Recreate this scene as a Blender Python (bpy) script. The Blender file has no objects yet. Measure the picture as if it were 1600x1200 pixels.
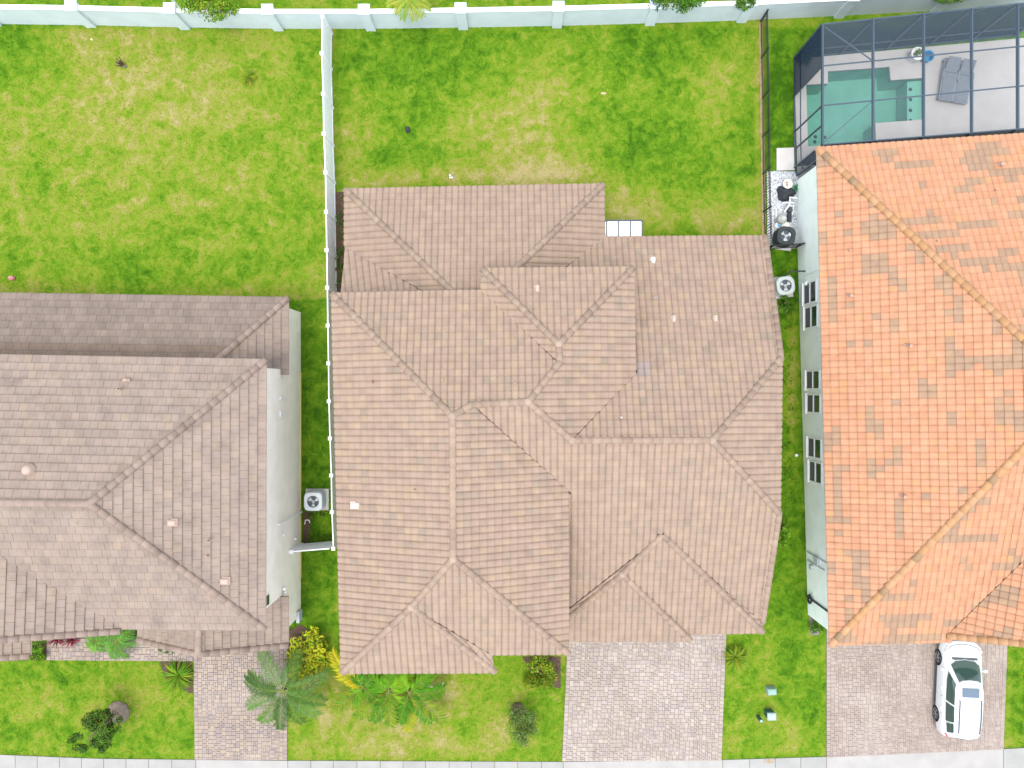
import bpy, bmesh, math, random
import numpy as np
from mathutils import Vector, Matrix, noise as mnoise
from mathutils.geometry import tessellate_polygon

rnd = random.Random(7)
nrg = np.random.RandomState(11)
C = bpy.context.scene.collection
sc = bpy.context.scene
R = math.radians

# ------------------------------------------------------------------ camera
CAMH = 38.0          # drone height over the lawn, metres
PPM = 32.0           # photo pixels per metre on the ground
NX, NY = 815.0, 608.0
cam = bpy.data.cameras.new('camera')
camo = bpy.data.objects.new('camera', cam)
C.objects.link(camo)
camo.location = (0, 0, CAMH)
camo.rotation_euler = (0, 0, 0)
cam.sensor_fit = 'HORIZONTAL'
cam.angle = 2 * math.atan(25.0 / CAMH)
cam.shift_x = -15 / 1600
cam.shift_y = 8 / 1600
cam.clip_end = 500
sc.camera = camo

# ------------------------------------------------------------------ light: bright overcast, high sun
SUN_EL, SUN_AZ = 78.0, 200.0      # azimuth clockwise from the top of the picture
w = bpy.data.worlds.new('World')
sc.world = w
w.use_nodes = True
nt = w.node_tree
bg = nt.nodes['Background']
sky = nt.nodes.new('ShaderNodeTexSky')
sky.sky_type = 'NISHITA'
sky.sun_disc = False
sky.sun_elevation = R(SUN_EL)
sky.sun_rotation = R(SUN_AZ)
sky.air_density = 1.0
sky.dust_density = 1.0
sky.ozone_density = 1.0
hs = nt.nodes.new('ShaderNodeHueSaturation')      # thin cloud: the blue is washed out
hs.inputs['Saturation'].default_value = 0.35
nt.links.new(sky.outputs[0], hs.inputs['Color'])
nt.links.new(hs.outputs[0], bg.inputs[0])
bg.inputs[1].default_value = 0.15
sl = bpy.data.lights.new('sun', 'SUN')
sl.energy = 0.8
sl.angle = R(24)
sl.color = (1.0, 0.92, 0.80)
so = bpy.data.objects.new('sun', sl)
C.objects.link(so)
so.rotation_euler = (R(90 - SUN_EL), 0, R(180 - SUN_AZ))
sc.view_settings.view_transform = 'Standard'
sc.view_settings.look = 'None'
sc.view_settings.gamma = 1
sc.view_settings.use_curve_mapping = False
sc.view_settings.exposure = 1.78

# ------------------------------------------------------------------ helpers
def P(px, py, z=0.0):
    """photo pixel of a point known to stand at height z -> place in metres"""
    k = (CAMH - z) / CAMH / PPM
    return Vector(((px - NX) * k, (NY - py) * k, z))

def srgb(r, g, b):
    def f(c):
        c /= 255.0
        return c / 12.92 if c <= 0.04045 else ((c + 0.055) / 1.055) ** 2.4
    return (f(r), f(g), f(b))

class MB:
    """collects faces, each with a colour, then links them as ONE mesh"""
    def __init__(s):
        s.v = []; s.f = []; s.c = []; s.m = []
    def add(s, vs, fs, col=(1, 1, 1), mi=0, sh=None):
        o = len(s.v)
        s.v.extend([tuple(p) for p in vs])
        s.c.extend([col] * len(vs) if sh is None else [(col[0] * q, col[1] * q, col[2] * q) for q in sh])
        s.f.extend([[i + o for i in f] for f in fs])
        s.m.extend([mi] * len(fs))
    def box(s, c, size, rz=0.0, col=(1, 1, 1), mi=0, bev=0.0):
        hx, hy, hz = size[0] / 2, size[1] / 2, size[2] / 2
        ca, sa = math.cos(rz), math.sin(rz)
        def T(x, y, z):
            return (c[0] + x * ca - y * sa, c[1] + x * sa + y * ca, c[2] + z)
        if bev <= 0:
            vs = [T(x, y, z) for z in (-hz, hz) for (x, y) in ((-hx, -hy), (hx, -hy), (hx, hy), (-hx, hy))]
            fs = [[3, 2, 1, 0], [4, 5, 6, 7], [0, 1, 5, 4], [1, 2, 6, 5], [2, 3, 7, 6], [3, 0, 4, 7]]
        else:
            b = bev
            rings = [(-hz, 0), (hz - b, 0), (hz, b)]
            vs = []
            for z, i in rings:
                for (x, y) in ((-1, -1), (1, -1), (1, 1), (-1, 1)):
                    vs.append(T(x * (hx - i), y * (hy - i), z))
            fs = [[3, 2, 1, 0], [8, 9, 10, 11]]
            for r in range(2):
                for k in range(4):
                    a, d = r * 4 + k, r * 4 + (k + 1) % 4
                    fs.append([a, d, d + 4, a + 4])
        s.add(vs, fs, col, mi)
    def bar(s, a, b, wx, wz, col=(1, 1, 1), mi=0):
        """square bar from a to b"""
        a, b = Vector(a), Vector(b)
        d = (b - a).normalized()
        up = Vector((0, 0, 1)) if abs(d.z) < 0.95 else Vector((0, 1, 0))
        sd = d.cross(up).normalized() * (wx / 2)
        uu = sd.cross(d).normalized() * (wz / 2)
        vs = [p + x + y for p in (a, b) for x, y in ((-sd, -uu), (sd, -uu), (sd, uu), (-sd, uu))]
        s.add(vs, [[0, 1, 2, 3], [7, 6, 5, 4], [0, 4, 5, 1], [1, 5, 6, 2], [2, 6, 7, 3], [3, 7, 4, 0]], col, mi)
    def tube(s, pts, rad, n=8, col=(1, 1, 1), mi=0, cap=True):
        pts = [Vector(p) for p in pts]
        rads = rad if isinstance(rad, (list, tuple)) else [rad] * len(pts)
        vs = []; fs = []
        for i, p in enumerate(pts):
            d = (pts[min(i + 1, len(pts) - 1)] - pts[max(i - 1, 0)])
            d = d.normalized() if d.length > 1e-9 else Vector((0, 0, 1))
            up = Vector((0, 0, 1)) if abs(d.z) < 0.9 else Vector((1, 0, 0))
            a = d.cross(up).normalized(); b = a.cross(d)
            for k in range(n):
                t = 2 * math.pi * k / n
                vs.append(p + (a * math.cos(t) + b * math.sin(t)) * rads[i])
        for i in range(len(pts) - 1):
            for k in range(n):
                q = (k + 1) % n
                fs.append([i * n + k, i * n + q, (i + 1) * n + q, (i + 1) * n + k])
        if cap:
            fs.append(list(range(n))); fs.append([(len(pts) - 1) * n + k for k in reversed(range(n))])
        s.add(vs, fs, col, mi)
    def lathe(s, c, prof, n=20, col=(1, 1, 1), mi=0, sx=1.0, sy=1.0, top=True):
        vs = []; fs = []
        for r, z in prof:
            for k in range(n):
                t = 2 * math.pi * k / n
                vs.append((c[0] + r * sx * math.cos(t), c[1] + r * sy * math.sin(t), c[2] + z))
        for i in range(len(prof) - 1):
            for k in range(n):
                q = (k + 1) % n
                fs.append([i * n + k, i * n + q, (i + 1) * n + q, (i + 1) * n + k])
        if top:
            fs.append([(len(prof) - 1) * n + k for k in range(n)])
        s.add(vs, fs, col, mi)
    def prism(s, poly, z0, z1, col=(1, 1, 1), mi=0):
        """vertical prism over a ground polygon (x,y)"""
        a = sum(poly[i][0] * poly[(i + 1) % len(poly)][1] - poly[(i + 1) % len(poly)][0] * poly[i][1] for i in range(len(poly)))
        if a < 0: poly = poly[::-1]
        n = len(poly)
        vs = [(p[0], p[1], z0) for p in poly] + [(p[0], p[1], z1) for p in poly]
        fs = [list(range(n))[::-1], list(range(n, 2 * n))] + [[i, (i + 1) % n, n + (i + 1) % n, n + i] for i in range(n)]
        s.add(vs, fs, col, mi)
    def mesh(s, name, mats, smooth=False):
        me = bpy.data.meshes.new(name)
        me.from_pydata(s.v, [], s.f)
        for m in (mats if isinstance(mats, (list, tuple)) else [mats]):
            me.materials.append(m)
        if any(s.m): me.polygons.foreach_set('material_index', s.m)
        ca = me.attributes.new('tint', 'FLOAT_COLOR', 'POINT')
        arr = np.ones((len(s.v), 4), dtype=np.float32)
        if s.v: arr[:, :3] = np.array(s.c, dtype=np.float32)
        ca.data.foreach_set('color', arr.ravel())
        if smooth: me.polygons.foreach_set('use_smooth', [True] * len(me.polygons))
        me.update()
        return me
    def build(s, name, mats, parent=None, smooth=False, kind=None, label=None):
        return link(name, s.mesh(name, mats, smooth), parent, kind, label)

def link(name, me, parent=None, kind=None, label=None):
    o = bpy.data.objects.new(name, me)
    C.objects.link(o)
    if parent is not None:
        o.parent = parent
        o.matrix_parent_inverse = parent_inv(parent)
    if kind: o['kind'] = kind
    if label: o['label'] = label
    return o

_inv = {}
def parent_inv(p):
    m = Matrix.Identity(4); q = p
    while q is not None:
        m = q.matrix_basis.copy() if q.parent is None else q.matrix_parent_inverse @ q.matrix_basis
        break
    # parts are modelled in world space: undo every ancestor
    full = Matrix.Identity(4); q = p; chain = []
    while q is not None:
        chain.append(q); q = q.parent
    for q in reversed(chain):
        full = full @ (q.matrix_parent_inverse if q.parent else Matrix.Identity(4)) @ q.matrix_basis
    return full.inverted()

def tag(o, label, cat, group=None):
    o['label'] = label; o['category'] = cat
    if group: o['group'] = group
    return o

def thing(name, loc, label, cat, group=None, rz=0.0):
    o = bpy.data.objects.new(name, None)
    C.objects.link(o)
    o.location = loc; o.rotation_euler = (0, 0, rz)
    o.empty_display_size = 0.3
    return tag(o, label, cat, group)

def struct(name, loc=(0, 0, 0)):
    o = bpy.data.objects.new(name, None)
    C.objects.link(o); o.location = loc; o['kind'] = 'structure'
    return o

def kids(o):
    return [c for c in C.objects if c.parent == o]

def copy_tree(o, parent=None, _map=None):
    if _map is None:
        _map = {}
        for c in C.objects:
            if c.parent: _map.setdefault(c.parent.name, []).append(c)
    c = o.copy(); C.objects.link(c)
    if parent is not None: c.parent = parent
    for ch in _map.get(o.name, []): copy_tree(ch, c, _map)
    return c

# ------------------------------------------------------------------ materials
def mat(name, col=(0.5, 0.5, 0.5), rough=0.8, metal=0.0, tint=False, var=0.0, vscale=3.0, bump=0.0, bscale=30.0, spec=0.3, coat=0.0, stain=None, detail=4.0):
    m = bpy.data.materials.new(name); m.use_nodes = True
    n = m.node_tree.nodes; l = m.node_tree.links
    b = n['Principled BSDF']
    b.inputs['Roughness'].default_value = rough
    b.inputs['Metallic'].default_value = metal
    b.inputs['Specular IOR Level'].default_value = spec
    if coat: b.inputs['Coat Weight'].default_value = coat; b.inputs['Coat Roughness'].default_value = 0.08
    if tint:
        a = n.new('ShaderNodeAttribute'); a.attribute_name = 'tint'; cs = a.outputs['Color']
        mx = n.new('ShaderNodeMix'); mx.data_type = 'RGBA'; mx.blend_type = 'MULTIPLY'
        mx.inputs[0].default_value = 1; l.new(cs, mx.inputs[6]); mx.inputs[7].default_value = (*col, 1)
        cs = mx.outputs[2]
    else:
        rg = n.new('ShaderNodeRGB'); rg.outputs[0].default_value = (*col, 1); cs = rg.outputs[0]
    g = n.new('ShaderNodeNewGeometry')
    if var > 0:
        t = n.new('ShaderNodeTexNoise'); t.inputs['Scale'].default_value = vscale; t.inputs['Detail'].default_value = detail
        l.new(g.outputs['Position'], t.inputs['Vector'])
        mr = n.new('ShaderNodeMapRange'); mr.inputs[1].default_value = 0.3; mr.inputs[2].default_value = 0.7
        mr.inputs[3].default_value = 1 - var; mr.inputs[4].default_value = 1 + var
        l.new(t.outputs['Fac'], mr.inputs[0])
        mx = n.new('ShaderNodeMix'); mx.data_type = 'RGBA'; mx.blend_type = 'MULTIPLY'; mx.inputs[0].default_value = 1
        l.new(cs, mx.inputs[6]); l.new(mr.outputs[0], mx.inputs[7]); cs = mx.outputs[2]
    if stain:
        (scol, ssc, lo, hi, amt) = stain
        t = n.new('ShaderNodeTexNoise'); t.inputs['Scale'].default_value = ssc; t.inputs['Detail'].default_value = 8
        t.inputs['Roughness'].default_value = 0.65
        l.new(g.outputs['Position'], t.inputs['Vector'])
        mr = n.new('ShaderNodeMapRange'); mr.inputs[1].default_value = lo; mr.inputs[2].default_value = hi
        mr.inputs[3].default_value = 0; mr.inputs[4].default_value = amt
        l.new(t.outputs['Fac'], mr.inputs[0])
        mx = n.new('ShaderNodeMix'); mx.data_type = 'RGBA'
        l.new(mr.outputs[0], mx.inputs[0]); l.new(cs, mx.inputs[6]); mx.inputs[7].default_value = (*scol, 1); cs = mx.outputs[2]
    l.new(cs, b.inputs['Base Color'])
    if bump > 0:
        t = n.new('ShaderNodeTexNoise'); t.inputs['Scale'].default_value = bscale; t.inputs['Detail'].default_value = 3
        l.new(g.outputs['Position'], t.inputs['Vector'])
        bp = n.new('ShaderNodeBump'); bp.inputs['Strength'].default_value = bump; bp.inputs['Distance'].default_value = 0.02
        l.new(t.outputs['Fac'], bp.inputs['Height']); l.new(bp.outputs[0], b.inputs['Normal'])
    return m

def lawn_mat():
    m = bpy.data.materials.new('lawn'); m.use_nodes = True
    n = m.node_tree.nodes; l = m.node_tree.links
    b = n['Principled BSDF']; b.inputs['Roughness'].default_value = 0.9; b.inputs['Specular IOR Level'].default_value = 0.1
    g = n.new('ShaderNodeNewGeometry')
    at = n.new('ShaderNodeAttribute'); at.attribute_name = 'dry'
    val = at.outputs['Fac']
    for s, d, dist, amp, off in ((0.16, 3, 0.6, 0.45, 0), (0.7, 6, 1.2, 1.1, 7), (2.6, 6, 0.9, 1.1, 13), (14, 4, 0.4, 0.45, 21)):
        mp = n.new('ShaderNodeVectorMath'); mp.operation = 'ADD'; mp.inputs[1].default_value = (off, off * 1.7, 0)
        fl = n.new('ShaderNodeVectorMath'); fl.operation = 'MULTIPLY'; fl.inputs[1].default_value = (1, 1, 0)
        l.new(g.outputs['Position'], fl.inputs[0]); l.new(fl.outputs[0], mp.inputs[0])
        t = n.new('ShaderNodeTexNoise'); t.inputs['Scale'].default_value = s; t.inputs['Detail'].default_value = d
        t.inputs['Distortion'].default_value = dist; t.inputs['Roughness'].default_value = 0.6
        l.new(mp.outputs[0], t.inputs['Vector'])
        ma = n.new('ShaderNodeMath'); ma.operation = 'MULTIPLY_ADD'
        l.new(t.outputs['Fac'], ma.inputs[0]); ma.inputs[1].default_value = amp; ma.inputs[2].default_value = -amp * 0.5
        ad = n.new('ShaderNodeMath'); ad.operation = 'ADD'
        l.new(val, ad.inputs[0]); l.new(ma.outputs[0], ad.inputs[1]); val = ad.outputs[0]
    r = n.new('ShaderNodeValToRGB'); e = r.color_ramp.elements
    cols = [(0.0, (.032, .094, .003)), (.20, (.060, .148, .005)), (.40, (.104, .192, .009)), (.56, (.152, .210, .018)),
            (.72, (.200, .212, .038)), (.88, (.252, .234, .080)), (1.0, (.290, .246, .108))]
    while len(e) < len(cols): e.new(0.5)
    for x, (p, c) in zip(e, cols): x.position = p; x.color = (*c, 1)
    l.new(val, r.inputs[0])
    # blades differ one from the next
    a2 = n.new('ShaderNodeAttribute'); a2.attribute_name = 'tone'
    mx = n.new('ShaderNodeMix'); mx.data_type = 'RGBA'; mx.blend_type = 'MULTIPLY'; mx.inputs[0].default_value = 1
    l.new(r.outputs[0], mx.inputs[6]); l.new(a2.outputs['Color'], mx.inputs[7])
    l.new(mx.outputs[2], b.inputs['Base Color'])
    t = n.new('ShaderNodeTexNoise'); t.inputs['Scale'].default_value = 22; t.inputs['Detail'].default_value = 4
    l.new(g.outputs['Position'], t.inputs['Vector'])
    bp = n.new('ShaderNodeBump'); bp.inputs['Strength'].default_value = 0.5; bp.inputs['Distance'].default_value = 0.04
    l.new(t.outputs['Fac'], bp.inputs['Height']); l.new(bp.outputs[0], b.inputs['Normal'])
    return m

def screen_mat(name, alpha, col):
    m = bpy.data.materials.new(name); m.use_nodes = True
    n = m.node_tree.nodes; l = m.node_tree.links
    n.remove(n['Principled BSDF'])
    t = n.new('ShaderNodeBsdfTransparent'); d = n.new('ShaderNodeBsdfDiffuse'); d.inputs[0].default_value = (*col, 1)
    mx = n.new('ShaderNodeMixShader'); mx.inputs[0].default_value = alpha
    l.new(t.outputs[0], mx.inputs[1]); l.new(d.outputs[0], mx.inputs[2])
    l.new(mx.outputs[0], n['Material Output'].inputs[0])
    return m

def water_mat():
    m = bpy.data.materials.new('pool_water'); m.use_nodes = True
    n = m.node_tree.nodes; l = m.node_tree.links
    n.remove(n['Principled BSDF'])
    t = n.new('ShaderNodeBsdfTransparent'); t.inputs[0].default_value = (0.56, 0.79, 0.73, 1)
    gl = n.new('ShaderNodeBsdfGlossy'); gl.inputs['Roughness'].default_value = 0.05
    fr = n.new('ShaderNodeFresnel'); fr.inputs[0].default_value = 1.33
    tx = n.new('ShaderNodeTexNoise'); tx.inputs['Scale'].default_value = 3; tx.inputs['Detail'].default_value = 3
    g = n.new('ShaderNodeNewGeometry'); l.new(g.outputs['Position'], tx.inputs['Vector'])
    bp = n.new('ShaderNodeBump'); bp.inputs['Strength'].default_value = 0.25; bp.inputs['Distance'].default_value = 0.05
    l.new(tx.outputs['Fac'], bp.inputs['Height']); l.new(bp.outputs[0], gl.inputs['Normal'])
    mx = n.new('ShaderNodeMixShader'); l.new(fr.outputs[0], mx.inputs[0])
    l.new(t.outputs[0], mx.inputs[1]); l.new(gl.outputs[0], mx.inputs[2])
    l.new(mx.outputs[0], n['Material Output'].inputs[0])
    return m

K = 0.42   # photo brightness of a sunlit flat surface -> its reflectance
def alb(r, g, b, k=K):
    c = srgb(r, g, b); return (c[0] * k, c[1] * k, c[2] * k)

M = {}
M['lawn'] = lawn_mat()
M['tile_tan'] = mat('tan_roof_tile', (1, 1, 1), 0.85, tint=True, var=0.10, vscale=2.2, bump=0.15, bscale=60, stain=(alb(150, 132, 118), 1.3, 0.56, 0.80, 0.35))
M['tile_slate'] = mat('brown_flat_tile', (1, 1, 1), 0.85, tint=True, var=0.12, vscale=1.8, bump=0.2, bscale=50, stain=(alb(128, 112, 106), 1.0, 0.55, 0.78, 0.5))
M['tile_orange'] = mat('orange_roof_tile', (1, 1, 1), 0.8, tint=True, var=0.09, vscale=3, bump=0.15, bscale=60)
M['deck'] = mat('roof_underlay', (.10, .075, .06), 0.9)
M['fascia'] = mat('fascia_paint', (.42, .36, .30), 0.7)
M['stucco_tan'] = mat('tan_stucco', (.52, .47, .40), 0.9, var=.05, vscale=2, bump=.3, bscale=80)
M['stucco_white'] = mat('white_stucco', (.93, .865, .775), 0.9, var=.05, vscale=1.5, bump=.25, bscale=80)
M['stucco_mint'] = mat('pale_green_stucco', (.84, .90, .85), 0.9, var=.05, vscale=1.5, bump=.25, bscale=80)
M['wall_white'] = mat('white_wall_paint', (.58, .66, .70), 0.8, var=.06, vscale=1.2, stain=((.55, .56, .53), 2.0, .62, .85, .3), bump=.15, bscale=60)
M['vinyl'] = mat('white_vinyl', (.84, .86, .88), 0.45, var=.03, vscale=2)
M['black_metal'] = mat('black_metal', (.018, .02, .022), 0.45)
M['cage'] = mat('bronze_cage_frame', (.045, .068, .092), 0.4)
M['screen_top'] = screen_mat('roof_screen_mesh', 0.16, (.16, .20, .25))
M['screen_side'] = screen_mat('wall_screen_mesh', 0.88, (.026, .042, .066))
M['concrete'] = mat('concrete', (1, 1, 1), 0.9, tint=True, var=.08, vscale=1.2, bump=.15, bscale=40, stain=((.30, .29, .27), 1.6, .58, .85, .35))
M['pooldeck'] = mat('pool_deck', (.39, .375, .355), 0.9, var=.05, vscale=1.5, stain=((.36, .34, .32), .9, .5, .8, .5), bump=.1)
M['plaster'] = mat('pool_plaster', (.34, .51, .45), 0.7, var=.10, vscale=1.2)
M['water'] = water_mat()
M['paver'] = mat('paver', (1, 1, 1), 0.9, tint=True, var=.08, vscale=5, bump=.25, bscale=60, stain=((.42, .37, .34), .45, .45, .75, .5))
M['sandbed'] = mat('joint_sand', (.17, .15, .135), 0.95, var=.1)
M['mulch'] = mat('mulch', (.085, .055, .038), 0.95, var=.4, vscale=14, bump=.8, bscale=30)
M['soil'] = mat('bare_soil', (.30, .22, .13), 0.95, var=.3, vscale=8, bump=.6, bscale=25)
M['leaf'] = mat('leaf', (1, 1, 1), 0.8, tint=True, spec=.06)
M['bark'] = mat('bark', (.16, .12, .09), 0.9, var=.3, vscale=12, bump=.6)
M['white_paint'] = mat('white_plastic', (.80, .80, .80), 0.5)
M['grey_metal'] = mat('grey_metal', (.42, .46, .48), 0.5, var=.05)
M['dark_grille'] = mat('dark_grille', (.05, .06, .07), 0.5)
M['tintpaint'] = mat('painted', (1, 1, 1), 0.6, tint=True, var=.06, vscale=4)
M['asphalt'] = mat('asphalt', (.05, .05, .05), 0.95, var=.2, vscale=8, bump=.4)
M['gravel'] = mat('gravel', (1, 1, 1), 0.9, tint=True)
M['car_paint'] = mat('white_car_paint', (.60, .62, .635), 0.25, spec=.5, coat=.6)
M['car_glass'] = mat('car_glass', (.03, .06, .052), 0.06, spec=.8)
M['glass'] = mat('window_glass', (.03, .045, .04), 0.08, spec=.7)
M['insect'] = mat('insect_screen', (.09, .10, .11), 0.6)
M['tyre'] = mat('tyre_rubber', (.018, .018, .018), 0.85)
M['rim'] = mat('alloy_rim', (.40, .41, .43), 0.35, metal=.7)
M['red_lamp'] = mat('red_lamp', (.45, .03, .03), 0.25)
M['chrome'] = mat('lamp_lens', (.62, .65, .68), 0.15, metal=.3)
M['patio_roof'] = mat('white_roof_panel', (.76, .77, .78), 0.6, var=.03)

# ------------------------------------------------------------------ roofs
def tile_proto_s(w, exp, hs=1.0):
    """one barrel shaped roof tile; u across, v up the slope, n outwards"""
    shape = ((0, -.010), (.05, .012), (.18, .029), (.42, .038), (.66, .032), (.83, .014), (.90, -.010), (.95, -.020))
    prof = [(t * w, h * hs) for t, h in shape] + [(w, -.012)]
    N = len(prof)
    L = exp + 0.05
    vs = []; sh = []
    Z = lambda v: 0.056 - 0.038 * v / L
    for v, k_ in ((0.0, .86), (.022, .86), (.030, 1.0), (L, 1.0)):  # worn lower edge, tinted darker to draw the course's shadow line too
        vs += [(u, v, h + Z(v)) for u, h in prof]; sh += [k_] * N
    vs += [(u, 0.0, h + 0.010) for u, h in prof]; sh += [.42] * N  # shade under the lip painted into its tint
    fs = []
    for i in range(N - 1):
        for r_ in range(3): fs.append([r_ * N + i, r_ * N + i + 1, (r_ + 1) * N + i + 1, (r_ + 1) * N + i])
        fs.append([4 * N + i, 4 * N + i + 1, i + 1, i])
    return vs, fs, sh

def tile_proto_flat(w, exp):
    L = exp + 0.06; g = 0.0035; e = 0.020
    Z = lambda v: .058 - .046 * v / L
    vs = [(g, 0, Z(0)), (w - g, 0, Z(0)), (w - g, e, Z(e)), (g, e, Z(e)), (w - g, e + .006, Z(e)), (g, e + .006, Z(e)), (w - g, L, .012), (g, L, .012),
          (g, 0, .006), (w - g, 0, .006), (w - g, L, .0), (g, L, .0)]
    sh = [.74, .74, .74, .74, 1, 1, 1, 1, .45, .45, 1, 1]  # dark nose and lip: worn edge plus painted shadow line of the course
    fs = [[0, 1, 2, 3], [3, 2, 4, 5], [5, 4, 6, 7], [8, 9, 1, 0], [9, 10, 6, 4, 2, 1], [11, 8, 0, 3, 5, 7]]
    return vs, fs, sh

def clip_tri(poly, tri):
    """clip a 3D polygon (u,v,n) to a triangle in u,v"""
    out = poly
    for i in range(3):
        ax, ay = tri[i]; bx, by = tri[(i + 1) % 3]
        ex, ey = bx - ax, by - ay
        inp = out; out = []
        if not inp: return out
        ds = [ex * (p[1] - ay) - ey * (p[0] - ax) for p in inp]
        for k in range(len(inp)):
            p, q = inp[k - 1], inp[k]; dp, dq = ds[k - 1], ds[k]
            if dq >= 0:
                if dp < 0:
                    t = dp / (dp - dq); out.append(tuple(p[j] + (q[j] - p[j]) * t for j in range(3)))
                out.append(q)
            elif dp >= 0:
                t = dp / (dp - dq); out.append(tuple(p[j] + (q[j] - p[j]) * t for j in range(3)))
    return out

def inside(pt, poly):
    x, y = pt; c = False
    j = len(poly) - 1
    for i in range(len(poly)):
        if (poly[i][1] > y) != (poly[j][1] > y) and x < (poly[j][0] - poly[i][0]) * (y - poly[i][1]) / (poly[j][1] - poly[i][1]) + poly[i][0]:
            c = not c
        j = i
    return c

def seg_hits_rect(p, q, x0, y0, x1, y1):
    t0, t1 = 0.0, 1.0
    dx, dy = q[0] - p[0], q[1] - p[1]
    for d, a, lo, hi in ((dx, p[0], x0, x1), (dy, p[1], y0, y1)):
        if abs(d) < 1e-12:
            if a < lo or a > hi: return False
        else:
            ta, tb = (lo - a) / d, (hi - a) / d
            if ta > tb: ta, tb = tb, ta
            t0, t1 = max(t0, ta), min(t1, tb)
            if t0 > t1: return False
    return True

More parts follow.
